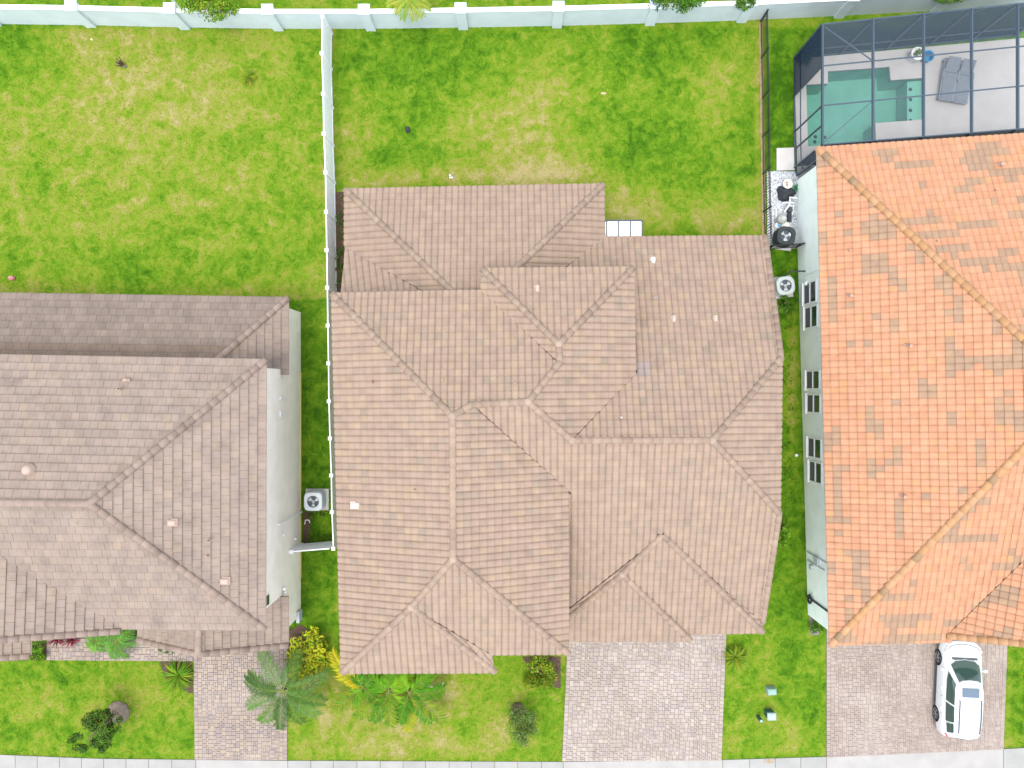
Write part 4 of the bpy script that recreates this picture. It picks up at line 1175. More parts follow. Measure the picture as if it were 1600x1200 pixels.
for i in range(len(ls) - 1):
    for zl, zh in ((.08, .88), (.88, ZT - .03)):
        spanel([Vector((ls[i].x - .02, ls[i].y, zl)), Vector((ls[i + 1].x - .02, ls[i + 1].y, zl)), Vector((ls[i + 1].x - .02, ls[i + 1].y, zh)), Vector((ls[i].x - .02, ls[i].y, zh))], 'screen_left')  if False else spanel([Vector((ls[i].x - .02, ls[i].y, zl)), Vector((ls[i + 1].x - .02, ls[i + 1].y, zl)), Vector((ls[i + 1].x - .02, ls[i + 1].y, zh)), Vector((ls[i].x - .02, ls[i].y, zh))], 'screen_top' if i > 0 else 'screen_side')

# loungers on the pool deck
M['sling'] = mat('grey_sling_fabric', (.15, .165, .185), 0.8, var=.08, vscale=6)
M['sling2'] = mat('grey_lounger_frame', (.22, .24, .26), 0.5)
def lounger(loc, rz, label):
    L = thing('sun_lounger', loc, label, 'sun lounger', 'sun loungers on the pool deck', rz)
    T = Matrix.Translation(loc) @ Matrix.Rotation(rz, 4, 'Z')
    def tb(mb): mb.v = [tuple(T @ Vector(p)) for p in mb.v]; return mb
    m_ = MB(); 
    for s_ in (-1, 1): m_.bar((s_ * .33, -1.05, .32), (s_ * .33, .95, .32), .045, .05)
    m_.bar((-.33, -1.05, .32), (.33, -1.05, .32), .045, .05); m_.bar((-.33, .35, .30), (.33, .35, .30), .04, .04); m_.bar((-.33, .95, .32), (.33, .95, .32), .045, .05)
    tb(m_).build('frame', M['sling2'], L)
    m_ = MB(); m_.box((0, -.37, .355), (.60, 1.32, .035), bev=.012); tb(m_).build('seat', M['sling'], L)
    m_ = MB(); m_.bar((0, .30, .37), (0, .93, .66), .60, .035); tb(m_).build('backrest', M['sling'], L)
    for sx in (-1, 1):
        for sy in (-.98, .88):
            m_ = MB(); m_.bar((sx * .33, sy, .05), (sx * .33, sy, .32), .04, .04); tb(m_).build('leg', M['sling2'], L)
        m_ = MB(); m_.tube([(sx * .35, -.1, .33), (sx * .36, -.05, .5), (sx * .36, .3, .52), (sx * .36, .42, .45), (sx * .35, .44, .33)], .018, 6); tb(m_).build('armrest', M['sling2'], L)
    return L
q = P(1484, 122, .4); lounger((q.x, q.y, 0), R(-9), 'grey sling sun lounger nearer the pool, left one of the pair')
q = P(1507, 126, .4); lounger((q.x, q.y, 0), R(-9), 'grey sling sun lounger farther from the pool, right one of the pair')

# ------------------------------------------------------------------ plants
def leaf_cloud(mb, c, rad, n, size, pal, up=.5, clumps=12, seed=0, zmin=.03, spread=.45):
    r = random.Random(seed)
    cl = []
    for _ in range(clumps):
        t = r.uniform(0, 2 * math.pi); zz = r.uniform(-.5, 1); rr0 = r.uniform(.35, .85)
        cl.append((Vector((math.cos(t) * rr0 * rad[0], math.sin(t) * rr0 * rad[1], zz * rad[2] * .75)), r.uniform(.30, .5), r.uniform(.75, 1.2)))
    for i in range(n):
        cc, cr, br = cl[r.randrange(clumps)]
        d = Vector((r.gauss(0, 1), r.gauss(0, 1), r.gauss(0, 1))).normalized() * (r.random() ** .4)
        p = Vector((cc.x + d.x * cr * rad[0], cc.y + d.y * cr * rad[1], cc.z + d.z * cr * rad[2]))
        p = Vector(c) + p
        if p.z < zmin: p.z = zmin + r.random() * .1
        nrm = (d + Vector((0, 0, up)) + Vector((r.gauss(0, .4), r.gauss(0, .4), r.gauss(0, .3)))).normalized()
        t = Vector((r.gauss(0, 1), r.gauss(0, 1), r.gauss(0, 1))); t = (t - nrm * t.dot(nrm)).normalized(); s_ = nrm.cross(t)
        L = size * r.uniform(.7, 1.3); W = L * .42
        col = wpick(pal, r); col = tuple(x * br * r.uniform(.85, 1.15) for x in col)
        mb.add([p - t * L * .5, p + s_ * W * .5 - nrm * .01, p + t * L * .5 - nrm * L * .12, p - s_ * W * .5 - nrm * .01], [[0, 1, 2, 3]], col)

GREEN = [((.05, .13, .012), 3), ((.07, .17, .015), 3), ((.035, .09, .012), 3), ((.11, .21, .02), 1.5)]
LGREEN = [((.075, .18, .012), 3), ((.12, .23, .016), 3), ((.05, .13, .01), 2)]
YEL = [((.33, .35, .015), 4), ((.26, .32, .015), 3), ((.38, .37, .03), 2), ((.09, .15, .012), 2)]
YGRN = [((.14, .20, .015), 3), ((.21, .23, .015), 2), ((.07, .15, .012), 3)]
DKGREEN = [((.03, .075, .012), 3), ((.05, .11, .015), 3), ((.10, .10, .02), 1), ((.07, .14, .02), 2)]
def stems(mb, c, rad, n, r, th=.02):
    for _ in range(n):
        t = r.uniform(0, 2 * math.pi); k = r.uniform(.3, .8)
        e_ = Vector((c[0] + math.cos(t) * rad[0] * k, c[1] + math.sin(t) * rad[1] * k, c[2] + rad[2] * r.uniform(.0, .6)))
        m0 = Vector((c[0], c[1], 0)).lerp(e_, .5) + Vector((0, 0, .1))
        mb.tube([(c[0], c[1], 0), m0, e_], [th, th * .7, th * .35], 5)
def bush(name, px, py, rx, ry, h, n, size, pal, label, cat='shrub', group=None, seed=1, clumps=12, up=.5):
    q = P(px, py, h * .5)
    t = thing(name, (q.x, q.y, 0), label, cat, group)
    mb = MB(); leaf_cloud(mb, (q.x, q.y, h * .5), (rx / PPM, ry / PPM, h * .5), n, size, pal, up, clumps, seed); mb.build('foliage', M['leaf'], t)
    mb = MB(); stems(mb, (q.x, q.y, h * .5), (rx / PPM, ry / PPM, h * .5), 7, random.Random(seed)); mb.build('stem', M['bark'], t)
    return t
def strap_plant(name, px, py, rad, h, n, wid, pal, label, cat='shrub', seed=1, group=None, sx=1.0):
    q = P(px, py, h * .4); r = random.Random(seed)
    t = thing(name, (q.x, q.y, 0), label, cat, group)
    for part in range(2):
        mb = MB()
        for i in range(n // 2):
            a_ = r.uniform(0, 2 * math.pi); el = r.uniform(.12, 1.0); L = rad / PPM * r.uniform(.75, 1.1)
            d = Vector((math.cos(a_) * sx, math.sin(a_), 0)); sd = Vector((-d.y, d.x, 0)).normalized()
            col = tuple(x * r.uniform(.8, 1.2) for x in wpick(pal, r)); K_ = 5; vs = []
            for k in range(K_):
                s_ = k / (K_ - 1)
                p = Vector((q.x, q.y, .08)) + d * (L * s_ * (1.05 - .45 * el * (1 - s_))) + Vector((0, 0, h * (1.25 * s_ * (.35 + .65 * el) - .75 * s_ * s_ * (1.1 - .4 * el))))
                if p.z < .03: p.z = .03
                ww = wid * (math.sin(math.pi * min(.97, .15 + s_ * .82)))
                vs += [p + sd * ww * .5, p - sd * ww * .5]
            mb.add(vs, [[2 * k, 2 * k + 1, 2 * k + 3, 2 * k + 2] for k in range(K_ - 1)], col)
        mb.build('leaf_rosette', M['leaf'], t)
    return t
def frond(mb, base, az, L, rise, droop, n, leaf, pal, r, wide=.030):
    d = Vector((math.cos(az), math.sin(az), 0)); sd = Vector((-d.y, d.x, 0)); pts = []; swing = r.uniform(-.22, .22) * L
    for k in range(9):
        s_ = k / 8; pts.append(base + sd * (swing * s_ * s_) + d * (L * s_ * (1 - .12 * s_)) + Vector((0, 0, rise * s_ - droop * s_ * s_)))
    mb.tube(pts, [.022 * (1 - .8 * k / 8) + .004 for k in range(9)], 5, (.14, .18, .04))
    base_c = wpick(pal, r)
    for k in range(n):
        s_ = .10 + .90 * k / n; f_ = s_ * 8; i = min(7, int(f_)); p = pts[i].lerp(pts[i + 1], f_ - i)
        tg = (pts[i + 1] - pts[i]).normalized()
        ll = leaf * (.45 + .75 * math.sin(math.pi * (.12 + .80 * s_))) * r.uniform(.65, 1.15)
        for sg in (-1, 1):
            dv = (sd * sg * .78 + tg * (.45 + .5 * s_) + Vector((0, 0, .18 - .1 * s_ + r.uniform(-.15, .1)))).normalized()
            e_ = p + dv * ll; e_.z -= ll * .25; mdl = p + dv * ll * .55; mdl.z += .01
            w_ = dv.cross(Vector((0, 0, 1))).normalized() * wide * .5
            col = tuple(x * r.uniform(.82, 1.2) for x in mixc(base_c, wpick(pal, r), .3))
            mb.add([p + w_ * .4, p - w_ * .4, mdl - w_, mdl + w_, e_], [[0, 1, 2, 3], [3, 2, 4]], col)
def palm(name, px, py, h, n, L, pal, label, seed, leaf=.42, group=None, trunk_r=.13, az0=0, nl=40, ypal=None, azs=None, rise=.7):
    q = P(px, py, h); r = random.Random(seed)
    t = thing(name, (q.x, q.y, 0), label, 'palm tree', group)
    mb = MB(); mb.tube([(q.x, q.y, 0), (q.x + .02, q.y, h * .5), (q.x, q.y, h * .95)], [trunk_r * 1.3, trunk_r, trunk_r * .8], 10); mb.build('trunk', M['bark'], t)
    for i in range(n):
        az = (R(azs[i]) if azs else az0 + 2 * math.pi * i / n + r.uniform(-.2, .2)); LL = L * r.uniform(.85, 1.1)
        mb = MB(); pp = pal if not (ypal and r.random() < .35) else ypal
        frond(mb, Vector((q.x, q.y, h * .95)), az, LL, rise * r.uniform(.5, 1.3), rise * r.uniform(1.2, 2.0), nl, leaf, pp, r); mb.build('frond', M['leaf'], t)
    return t

PALM = [((.045, .105, .018), 3), ((.065, .14, .025), 3), ((.10, .18, .05), 1.5), ((.03, .075, .012), 2)]
ARECA = [((.07, .20, .010), 3), ((.14, .29, .012), 3), ((.04, .13, .010), 3)]
ARECAY = [((.38, .33, .015), 3), ((.22, .24, .015), 3)]
palm('queen_palm', 440, 1081, 2.3, 11, 2.35, PALM, 'feathery grey-green palm leaning over the left paver driveway', 5, leaf=.52, azs=[113, 160, 176, 196, 246, 272, 300, 328, 350, 12, 62], nl=44)
# areca clump: three crowns of one plant
t = thing('areca_palm', P(590, 1060), 'bushy yellow-green palm clump below the front eave of the central house', 'palm tree')
r = random.Random(21)
for (px, py, h, tips) in ((566, 1076, 1.7, ((508, 1038, 2), (517, 1106, 1), (538, 1060, 1), (602, 1108, 0), (555, 1044, 0), (545, 1100, 0), (590, 1052, 0))),
                       (606, 1082, 1.9, ((566, 1136, 1), (588, 1134, 0), (574, 1062, 0), (642, 1062, 0), (606, 1046, 0), (636, 1118, 0), (614, 1136, 1))),
                       (638, 1084, 1.8, ((644, 1150, 1), (698, 1121, 1), (690, 1090, 0), (672, 1058, 0), (618, 1056, 0), (624, 1132, 0), (668, 1136, 0)))):
    q = P(px, py, h)
    mb = MB()
    for k in range(4): mb.tube([(q.x + r.uniform(-.15, .15), q.y + r.uniform(-.15, .15), 0), (q.x, q.y, h * .9)], [.05, .035], 7, (.9, .8, .6))
    mb.build('cane', M['bark'], t)
    for tx, ty_, kd in tips:
        mb = MB(); pp = (ARECA, YGRN + ARECAY, ARECAY)[kd]
        frond(mb, Vector((q.x, q.y, h * .9)), math.atan2(py - ty_, tx - px), math.hypot(tx - px, ty_ - py) / 28.5, r.uniform(.35, .7), r.uniform(.6, 1.0), 30, .52, pp, r, .046); mb.build('frond', M['leaf'], t)
bush('croton_shrub', 478, 1030, 31, 46, 1.3, 1700, .20, YEL, 'bright yellow-leaved shrub at the corner of the brown roofed house', seed=3, clumps=22, up=.9)
strap_plant('coontie_plant', 277, 1057, 25, .8, 150, .055, YGRN + LGREEN, 'round spiky green plant where left walkway meets driveway', seed=4)
bush('dwarf_shrub', 847, 1047, 33, 27, .9, 3200, .12, YGRN, 'yellow-green shrub filling the corner left of the middle driveway', seed=6, clumps=16)
strap_plant('spiky_shrub', 1150, 1027, 20, .7, 150, .045, YGRN, 'yellow-green spiky plant on the right edge of the middle driveway', seed=7)
bush('tall_shrub', 1221, 835, 12, 26, 1.1, 800, .19, LGREEN, 'light green shrub against the right eave of the central house', seed=8, clumps=10)
bush('small_shrub', 1276, 980, 14, 12, .7, 800, .11, GREEN, 'small round green shrub by the front corner of the right house', seed=9)
bush('dark_shrub', 1224, 479, 20, 15, .7, 1300, .12, GREEN, 'dark green shrub beneath the light grey condenser on right', seed=10)
strap_plant('young_shrub', 388, 120, 14, .5, 50, .04, YGRN, 'small yellow-green plant growing alone in the left back yard', seed=12)
# red cordyline and palms by the left house
RED = [((.16, .03, .05), 3), ((.24, .05, .07), 2), ((.08, .03, .03), 2)]
for i, (px, py) in enumerate(((88, 998), (103, 1000), (96, 1006))):
    if i == 0: cord = strap_plant('cordyline_plant', px, py, 13, .9, 40, .06, RED, 'dark red spiky plant beside the left house walkway', seed=31)
strap_plant('cordyline_plant', 110, 1001, 12, .8, 36, .06, RED, 'smaller dark red spiky plant next to the left palms', seed=32)
cord['label'] = 'larger dark red spiky plant at the left end of walkway'
palm('pygmy_palm', 182, 1003, .9, 13, 1.15, [((.07, .17, .03), 3), ((.10, .24, .04), 3)], 'low feathery palm beside the entry roof of left house', 41, leaf=.3, trunk_r=.07, nl=26)
palm('pygmy_palm', 150, 1002, .7, 11, .8, [((.08, .20, .03), 3), ((.12, .26, .04), 3)], 'smaller feathery palm next to the dark red plants', 42, leaf=.24, trunk_r=.06, nl=22)
bush('hedge_shrub', 60, 1014, 14, 18, .8, 1100, .12, LGREEN, 'green shrub at the left end of the front walkway', seed=43)
for i, (px, py) in enumerate(((250, 1016), (260, 1019), (271, 1019))):
    t = strap_plant('seedling', px, py, 4, .3, 14, .03, DKGREEN, 'tiny dark seedling, %s of three in the paving by the entry roof' % ('first', 'middle', 'last')[i], 'plant', seed=50 + i, group='seedlings in the paving')
# small tree with mulch ring
q = P(185, 1113)
m_ = MB(); m_.lathe((q.x, q.y, 0), [(.56, -.02), (.55, .05), (.45, .07), (.08, .06)], 24); tr_ = m_.build('tree_ring', mat('brown_mulch_mat', (.16, .13, .10), .95, var=.25, vscale=6, bump=.6), None); tag(tr_, 'round brown mulch mat around the young front lawn tree', 'tree ring')
t = thing('young_tree', (q.x, q.y, .05), 'young dark leaved tree rising from the round mulch mat', 'tree')
mb = MB(); top = P(155, 1140, 2.2)
mb.tube([(q.x, q.y, .03), (q.x - .3, q.y - .25, .9), (top.x + .25, top.y + .2, 1.7), (top.x, top.y, 2.4)], [.05, .04, .03, .02], 7)
rt_ = random.Random(3)
for k in range(12):
    a_ = rt_.uniform(0, 6.28); s_ = Vector((q.x - .35, q.y - .3, 1.1)).lerp(Vector((top.x, top.y, 2.2)), rt_.random()); mb.tube([s_, s_ + Vector((math.cos(a_) * .6, math.sin(a_) * .6, .35))], [.02, .008], 5)
mb.build('trunk', M['bark'], t)
mb = MB()
for i, (px, py, z, rx, ry, n_) in enumerate(((168, 1124, 1.6, 19, 16, 600), (148, 1126, 2.1, 18, 18, 640), (146, 1146, 2.2, 25, 23, 950), (127, 1162, 2.0, 19, 16, 560), (158, 1160, 1.9, 17, 17, 460), (180, 1132, 1.4, 14, 14, 360))):
    q = P(px, py, z); leaf_cloud(mb, q, (rx / PPM, ry / PPM, .45), n_, .13, DKGREEN, .6, 7, 60 + i)
mb.build('crown', M['leaf'], t)
# shrub tree on the middle front lawn
t = bush('lawn_shrub', 813, 1131, 27, 31, 1.5, 2600, .10, [((.06, .12, .02), 3), ((.10, .17, .03), 3), ((.13, .17, .07), 2)], 'round olive green shrub alone on the middle front lawn', 'shrub', seed=70, clumps=20)
q = P(809, 1108); m_ = MB(); m_.lathe((q.x, q.y, 0), [(.36, -.02), (.33, .05), (.05, .08)], 16); m_ = m_.build('mulch_patch', M['mulch'], None, kind='stuff')
# planting beds
def bed(px, mt='mulch', z=.03, name='planting_bed'):
    pts = [xy(x, y, 0) for x, y in px]; m_ = MB(); m_.prism(pts, -.05, z); return m_.build(name, M[mt], None, kind='stuff')
bed([(452, 985), (470, 975), (484, 985), (500, 1010), (506, 1040), (498, 1070), (470, 1080), (450, 1060), (451, 1020)])
bed([(524, 300), (545, 300), (570, 320), (566, 470), (528, 470)], z=.025)
bed([(1262, 942), (1272, 942), (1280, 992), (1266, 992)], 'sandbed')
bed([(0, 1020), (72, 1003), (74, 1030), (-20, 1034)], z=.02)
bed([(74, 975), (290, 975), (290, 997), (74, 997)], z=.02)
bed([(250, 1034), (300, 1034), (302, 1083), (296, 1083), (258, 1060)], z=.02)
bed([(815, 1026), (876, 1026), (876, 1076), (868, 1074), (835, 1055)], z=.02)
bed([(474, 800), (486, 798), (484, 850), (474, 850)], z=.018)
bed([(1186, 34), (1191, 34), (1197, 390), (1191, 390)], 'soil', z=.012)
mb = MB()
for k in range(30): 
    q = P(531 + rnd.uniform(-3, 6), rnd.uniform(310, 455), .2); leaf_cloud(mb, q, (.2, .25, .18), 26, .09, DKGREEN, .5, 3, 200 + k)
hb = mb.build('low_hedge', M['leaf'], None); tag(hb, 'narrow dark planting strip between vinyl fence and rear wing', 'hedge')
mb = MB()
for k in range(26): q = P(rnd.uniform(475, 516), rnd.choice((rnd.uniform(800, 812), rnd.uniform(838, 849), rnd.uniform(800, 849))), .12); leaf_cloud(mb, q, (.18, .18, .12), 14, .09, YGRN + DKGREEN, .5, 3, 300 + k)
hb = mb.build('ground_cover', M['leaf'], None, kind='stuff')
mb = MB()
for k in range(60): q = P(1231 + rnd.uniform(-7, 9), rnd.uniform(500, 790), .08); leaf_cloud(mb, q, (.14, .2, .07), 9, .08, YGRN + DKGREEN + GREEN, .5, 3, 400 + k)
mb.build('weeds', M['leaf'], None, kind='stuff')
# trees beyond the perimeter wall
def wall_bush(px, py, rx, ry, h, n, pal, label, seed, cat='tree', size=.14):
    q = P(px, py, h * .75); t = thing('leafy_tree', (q.x, q.y, 0), label, cat, 'greenery beyond the perimeter wall')
    mb = MB(); leaf_cloud(mb, (q.x, q.y, h * .7), (rx / PPM, ry / PPM, h * .3), n, size, pal, .6, 14, seed); mb.build('crown', M['leaf'], t)
    mb = MB(); mb.tube([(q.x, q.y, 0), (q.x, q.y, h * .7)], [.08, .05], 7); stems(mb, (q.x, q.y, h * .7), (min(rx, 30) / PPM, ry / PPM * .8, h * .1), 6, random.Random(seed), .03); mb.build('trunk', M['bark'], t)
wall_bush(325, 4, 46, 26, 2.9, 2600, YGRN + LGREEN, 'light green leafy tree overhanging the perimeter wall at left', 81)
wall_bush(1056, -8, 46, 24, 2.9, 2400, GREEN, 'dark green leafy tree overhanging the perimeter wall in the centre', 82)
wall_bush(1165, -6, 20, 16, 2.7, 1000, GREEN, 'small dark tree overhanging the wall near the metal fence', 83)
wall_bush(1450, -20, 90, 20, 2.2, 3400, GREEN, 'wide green tree overhanging the wall behind the pool cage', 84)
palm('fan_palm', 637, -6, 2.3, 14, 1.15, [((.20, .28, .03), 3), ((.26, .30, .04), 2), ((.12, .22, .03), 2)], 'yellow-green palm behind the middle of the perimeter wall', 85, leaf=.30, nl=26, trunk_r=.10, rise=.4)
# light pole beyond the wall
q = P(268, 10, 1.6); m_ = MB(); m_.tube([(q.x, q.y + .35, 0), (q.x, q.y + .35, 2.3)], .05, 8); pl = m_.build('white_post', M['white_paint'], None); tag(pl, 'slim white post standing behind the wall pier at left', 'post')

# ------------------------------------------------------------------ yard objects
def ac_unit(px, py, label, body, ang, padc, top_px=30, h=.85, round_=False):
    q = P(px, py, h); t = thing('air_conditioner', (q.x, q.y, 0), label, 'air conditioner', 'outdoor condensers'); c_ = (q.x, q.y)
    m_ = MB(); m_.box((c_[0], c_[1], .05), (1.12, 1.05, .10), rz=ang, col=padc, bev=.01); m_.build('concrete_pad', M['concrete'], t)
    S = .43
    m_ = MB()
    def ring(z, s_, n=24):
        out = []
        for k in range(n):
            a_ = 2 * math.pi * k / n; e_ = 5 if not round_ else 3.2
            rr0 = s_ / ((abs(math.cos(a_)) ** e_ + abs(math.sin(a_)) ** e_) ** (1 / e_)); x, y = rr0 * math.cos(a_), rr0 * math.sin(a_)
            out.append((c_[0] + x * math.cos(ang) - y * math.sin(ang), c_[1] + x * math.sin(ang) + y * math.cos(ang), z))
        return out
    n = 24
    prof = [(.10, S * .97), (.14, S * .97), (.14, S)] + [(.14 + (h - .24) * k / 12, S if k % 2 == 0 else S * .965) for k in range(1, 13)] + [(h - .09, S * 1.02), (h - .03, S * 1.02), (h, S * .96), (h, S * .70)]
    vs = []; 
    for z, s_ in prof: vs += ring(z, s_)
    # inner rim is round
    vs += [(c_[0] + S * .66 * math.cos(2 * math.pi * k / n + ang), c_[1] + S * .66 * math.sin(2 * math.pi * k / n + ang), h - .01) for k in range(n)]
    vs += [(c_[0] + S * .66 * math.cos(2 * math.pi * k / n + ang), c_[1] + S * .66 * math.sin(2 * math.pi * k / n + ang), h - .16) for k in range(n)]
    m_.add(vs, [[i * n + k, i * n + (k + 1) % n, (i + 1) * n + (k + 1) % n, (i + 1) * n + k] for i in range(len(prof) + 1) for k in range(n)], body); m_.build('casing', M['tintpaint'], t)
    m_ = MB(); m_.lathe((*c_, h - .16), [(S * .655, 0), (.0, 0)], 24, (.10, .13, .16), top=False); m_.build('fan_well', M['tintpaint'], t)
    m_ = MB()
    for k in range(3):
        a0 = ang + .5 + 2 * math.pi * k / 3; vs = []
        for rr0, w0, tz in ((.07, .35, .0), (.25, .42, .03)):
            for s_ in (-1, 0, 1): vs.append((c_[0] + rr0 * math.cos(a0 + s_ * w0), c_[1] + rr0 * math.sin(a0 + s_ * w0), h - .10 + tz + s_ * .025))
        m_.add(vs, [[0, 1, 4, 3], [1, 2, 5, 4]], (.62, .66, .70))
    m_.lathe((*c_, h - .11), [(.08, 0), (.08, .05), (.03, .07)], 12, (.45, .48, .5)); m_.build('fan', M['tintpaint'], t)
    m_ = MB()
    for rr0 in (.10, .16, .22, .27): m_.tube([(c_[0] + rr0 * math.cos(a_), c_[1] + rr0 * math.sin(a_), h - .005) for a_ in [2 * math.pi * k / 24 for k in range(25)]], .004, 4, cap=False)
    for k in range(8): a_ = math.pi * k / 4; m_.bar((c_[0] + .03 * math.cos(a_), c_[1] + .03 * math.sin(a_), h - .004), (c_[0] + .29 * math.cos(a_), c_[1] + .29 * math.sin(a_), h - .004), .007, .007)
    m_.build('fan_guard', M['dark_grille'], t)
    return t
ac_unit(489, 784, 'pale grey condenser beside the brown roofed house by vinyl fence', (.50, .55, .58), 0, (.40, .40, .38))
a2 = ac_unit(1228, 446, 'light grey condenser on a pad beside the right house', (.40, .45, .45), R(8), (.46, .45, .43), round_=True)
q = P(1240, 425, .8); m_ = MB(); m_.tube([(q.x - .45, q.y - .25, .75), (q.x - .2, q.y + .02, .82), (wallX(5.5) + .0, 5.62, .95)], .035, 7); lh_ = m_.build('refrigerant_line', M['black_metal'], a2)
# black heat pump in the pool equipment yard
ac_unit(1229, 368, 'black pool heat pump at the bottom of the gravel strip', (.03, .038, .042), R(-8), (.42, .43, .44), round_=True, h=.9)
# concrete step and gravel
m_ = MB(); m_.prism([xy(x, y, 0) for x, y in ((1213, 232), (1241, 231), (1242, 266), (1213, 267))], -.05, .06, col=(.50, .48, .46)); m_.build('concrete_pad', M['concrete'], None, kind='structure')
m_ = MB(); m_.prism([xy(x, y, 0) for x, y in ((1198, 268), (1246, 268), (1247, 388), (1199, 388))], -.05, .015, col=(.45, .47, .50)); m_.build('gravel_bed', M['concrete'], None, kind='structure')
m_ = MB(); rg_ = random.Random(9)
for k in range(4200):
    q = P(rg_.uniform(1199, 1246), rg_.uniform(268, 387)); s_ = rg_.uniform(.02, .045); b_ = rg_.uniform(.35, .75)
    if rg_.random() < .12: b_ *= .45
    m_.add([(q.x + dx * s_ * rg_.uniform(.7, 1.3), q.y + dy * s_ * rg_.uniform(.7, 1.3), .015 + dz * s_ * .8) for dx, dy, dz in ((1, 0, .1), (0, 1, .1), (-1, 0, .1), (0, -1, .1), (.1, .1, 1))], [[0, 1, 4], [1, 2, 4], [2, 3, 4], [3, 0, 4]], (b_ * .95, b_, b_ * 1.06))
m_.build('gravel', M['gravel'], None, kind='stuff')
def simple(name, mb, label, cat, mt='tintpaint', smooth=False, group=None): return tag(mb.build(name, M[mt], None, smooth=smooth), label, cat, group)
# planter with orange flowers
q = P(1231, 287, .4); t = thing('flower_pot', (q.x, q.y, 0), 'round white pot with orange flowers in the gravel strip', 'flower pot')
m_ = MB(); m_.lathe((q.x, q.y, .02), [(.16, 0), (.22, .36), (.235, .38), (.20, .38), (.19, .33)], 16, (.75, .70, .60)); m_.build('pot', M['tintpaint'], t)
m_ = MB(); leaf_cloud(m_, (q.x, q.y, .42), (.12, .12, .08), 60, .06, [((.55, .20, .02), 3), ((.30, .08, .02), 1), ((.12, .16, .03), 2)], .8, 4, 501); m_.build('flowers', M['leaf'], t)
strap_plant('potted_plant', 1244, 293, 7, .5, 24, .04, [((.04, .22, .09), 3), ((.07, .28, .12), 2)], 'small blue-green plant beside the black tarp', 'plant', seed=77)
# black tarp bundle over a box
q = P(1230, 300, .3); m_ = MB(); N_ = 14; vs = []; rt_ = random.Random(4)
for i in range(7):
    for k in range(N_):
        a_ = 2 * math.pi * k / N_; rr0 = (.42 - .06 * i) * (1 + .18 * math.sin(3 * a_ + 1) + rt_.uniform(-.06, .06)); vs.append((q.x + rr0 * 1.15 * math.cos(a_), q.y + rr0 * math.sin(a_) * .9, [.02, .14, .26, .34, .40, .44, .45][i] + rt_.uniform(-.02, .02)))
m_.add(vs, [[i * N_ + k, i * N_ + (k + 1) % N_, (i + 1) * N_ + (k + 1) % N_, (i + 1) * N_ + k] for i in range(6) for k in range(N_)] + [[6 * N_ + k for k in range(N_)]], (.03, .035, .045)); simple('tarp_bundle', m_, 'crumpled black tarp bundle in the gravel strip', 'tarp')
m_ = MB(); a_ = P(1226, 318, .35); m_.tube([(a_.x, a_.y - .5, .05), (a_.x, a_.y - .4, .35), (a_.x + .25, a_.y, .38), (a_.x + .25, a_.y + .3, .36), (a_.x + .6, a_.y + .25, .36)], .04, 8, (.75, .76, .77))
m_.tube([(a_.x + .45, a_.y - .5, .05), (a_.x + .45, a_.y - .1, .32), (a_.x + .25, a_.y - .1, .34)], .04, 8, (.75, .76, .77)); m_.tube([(a_.x - .1, a_.y + .05, .3), (a_.x + .5, a_.y + .05, .3)], .035, 8, (.7, .72, .74)); simple('pool_plumbing', m_, 'white plastic plumbing pipes beside the pool pump', 'pipes')
q = P(1235, 334, .35); t = thing('pool_pump', (q.x, q.y, 0), 'small black pool pump against the right house wall', 'pump')
m_ = MB(); m_.tube([(q.x, q.y - .35, .2), (q.x, q.y + .05, .2)], .11, 12, (.03, .035, .045)); m_.build('motor', M['tintpaint'], t)
m_ = MB(); m_.lathe((q.x, q.y + .2, .05), [(.10, 0), (.13, .1), (.13, .28), (.09, .33)], 12, (.06, .07, .09)); m_.build('strainer', M['tintpaint'], t)
for px, py, rr0, hh, col, lb in ((1224, 341, .22, .75, (.35, .37, .34), 'grey round filter canister with a rim among the pool equipment'), (1229, 352, .21, .6, (.60, .58, .52), 'cream round filter canister next to the heat pump'), (1217, 352, .16, .35, (.72, .74, .76), 'small white bucket with blue centre by the metal fence')):
    q = P(px, py, hh); t = thing('filter_canister' if rr0 > .2 else 'bucket', (q.x, q.y, 0), lb, 'pool filter' if rr0 > .2 else 'bucket')
    m_ = MB(); m_.lathe((q.x, q.y, .03), [(rr0 * .9, 0), (rr0, .08), (rr0, hh * .6), (rr0 * 1.08, hh * .62), (rr0 * 1.08, hh * .70), (rr0 * .92, hh * .85), (rr0 * .6, hh * .95)], 16, col); m_.build('body', M['tintpaint'], t)
    m_ = MB(); m_.lathe((q.x, q.y, .03 + hh * .94), [(rr0 * .5, 0), (rr0 * .45, .06), (.02, .07)], 12, (.10, .35, .6) if rr0 < .2 else tuple(x * 1.15 for x in col)); m_.build('lid', M['tintpaint'], t)
m_ = MB(); m_.box((*P(1211, 352).xy, .1), (.06, 1.5, .2), col=(.7, .72, .74)); simple('plastic_edging', m_, 'white edging strip along the pool equipment gravel', 'edging')
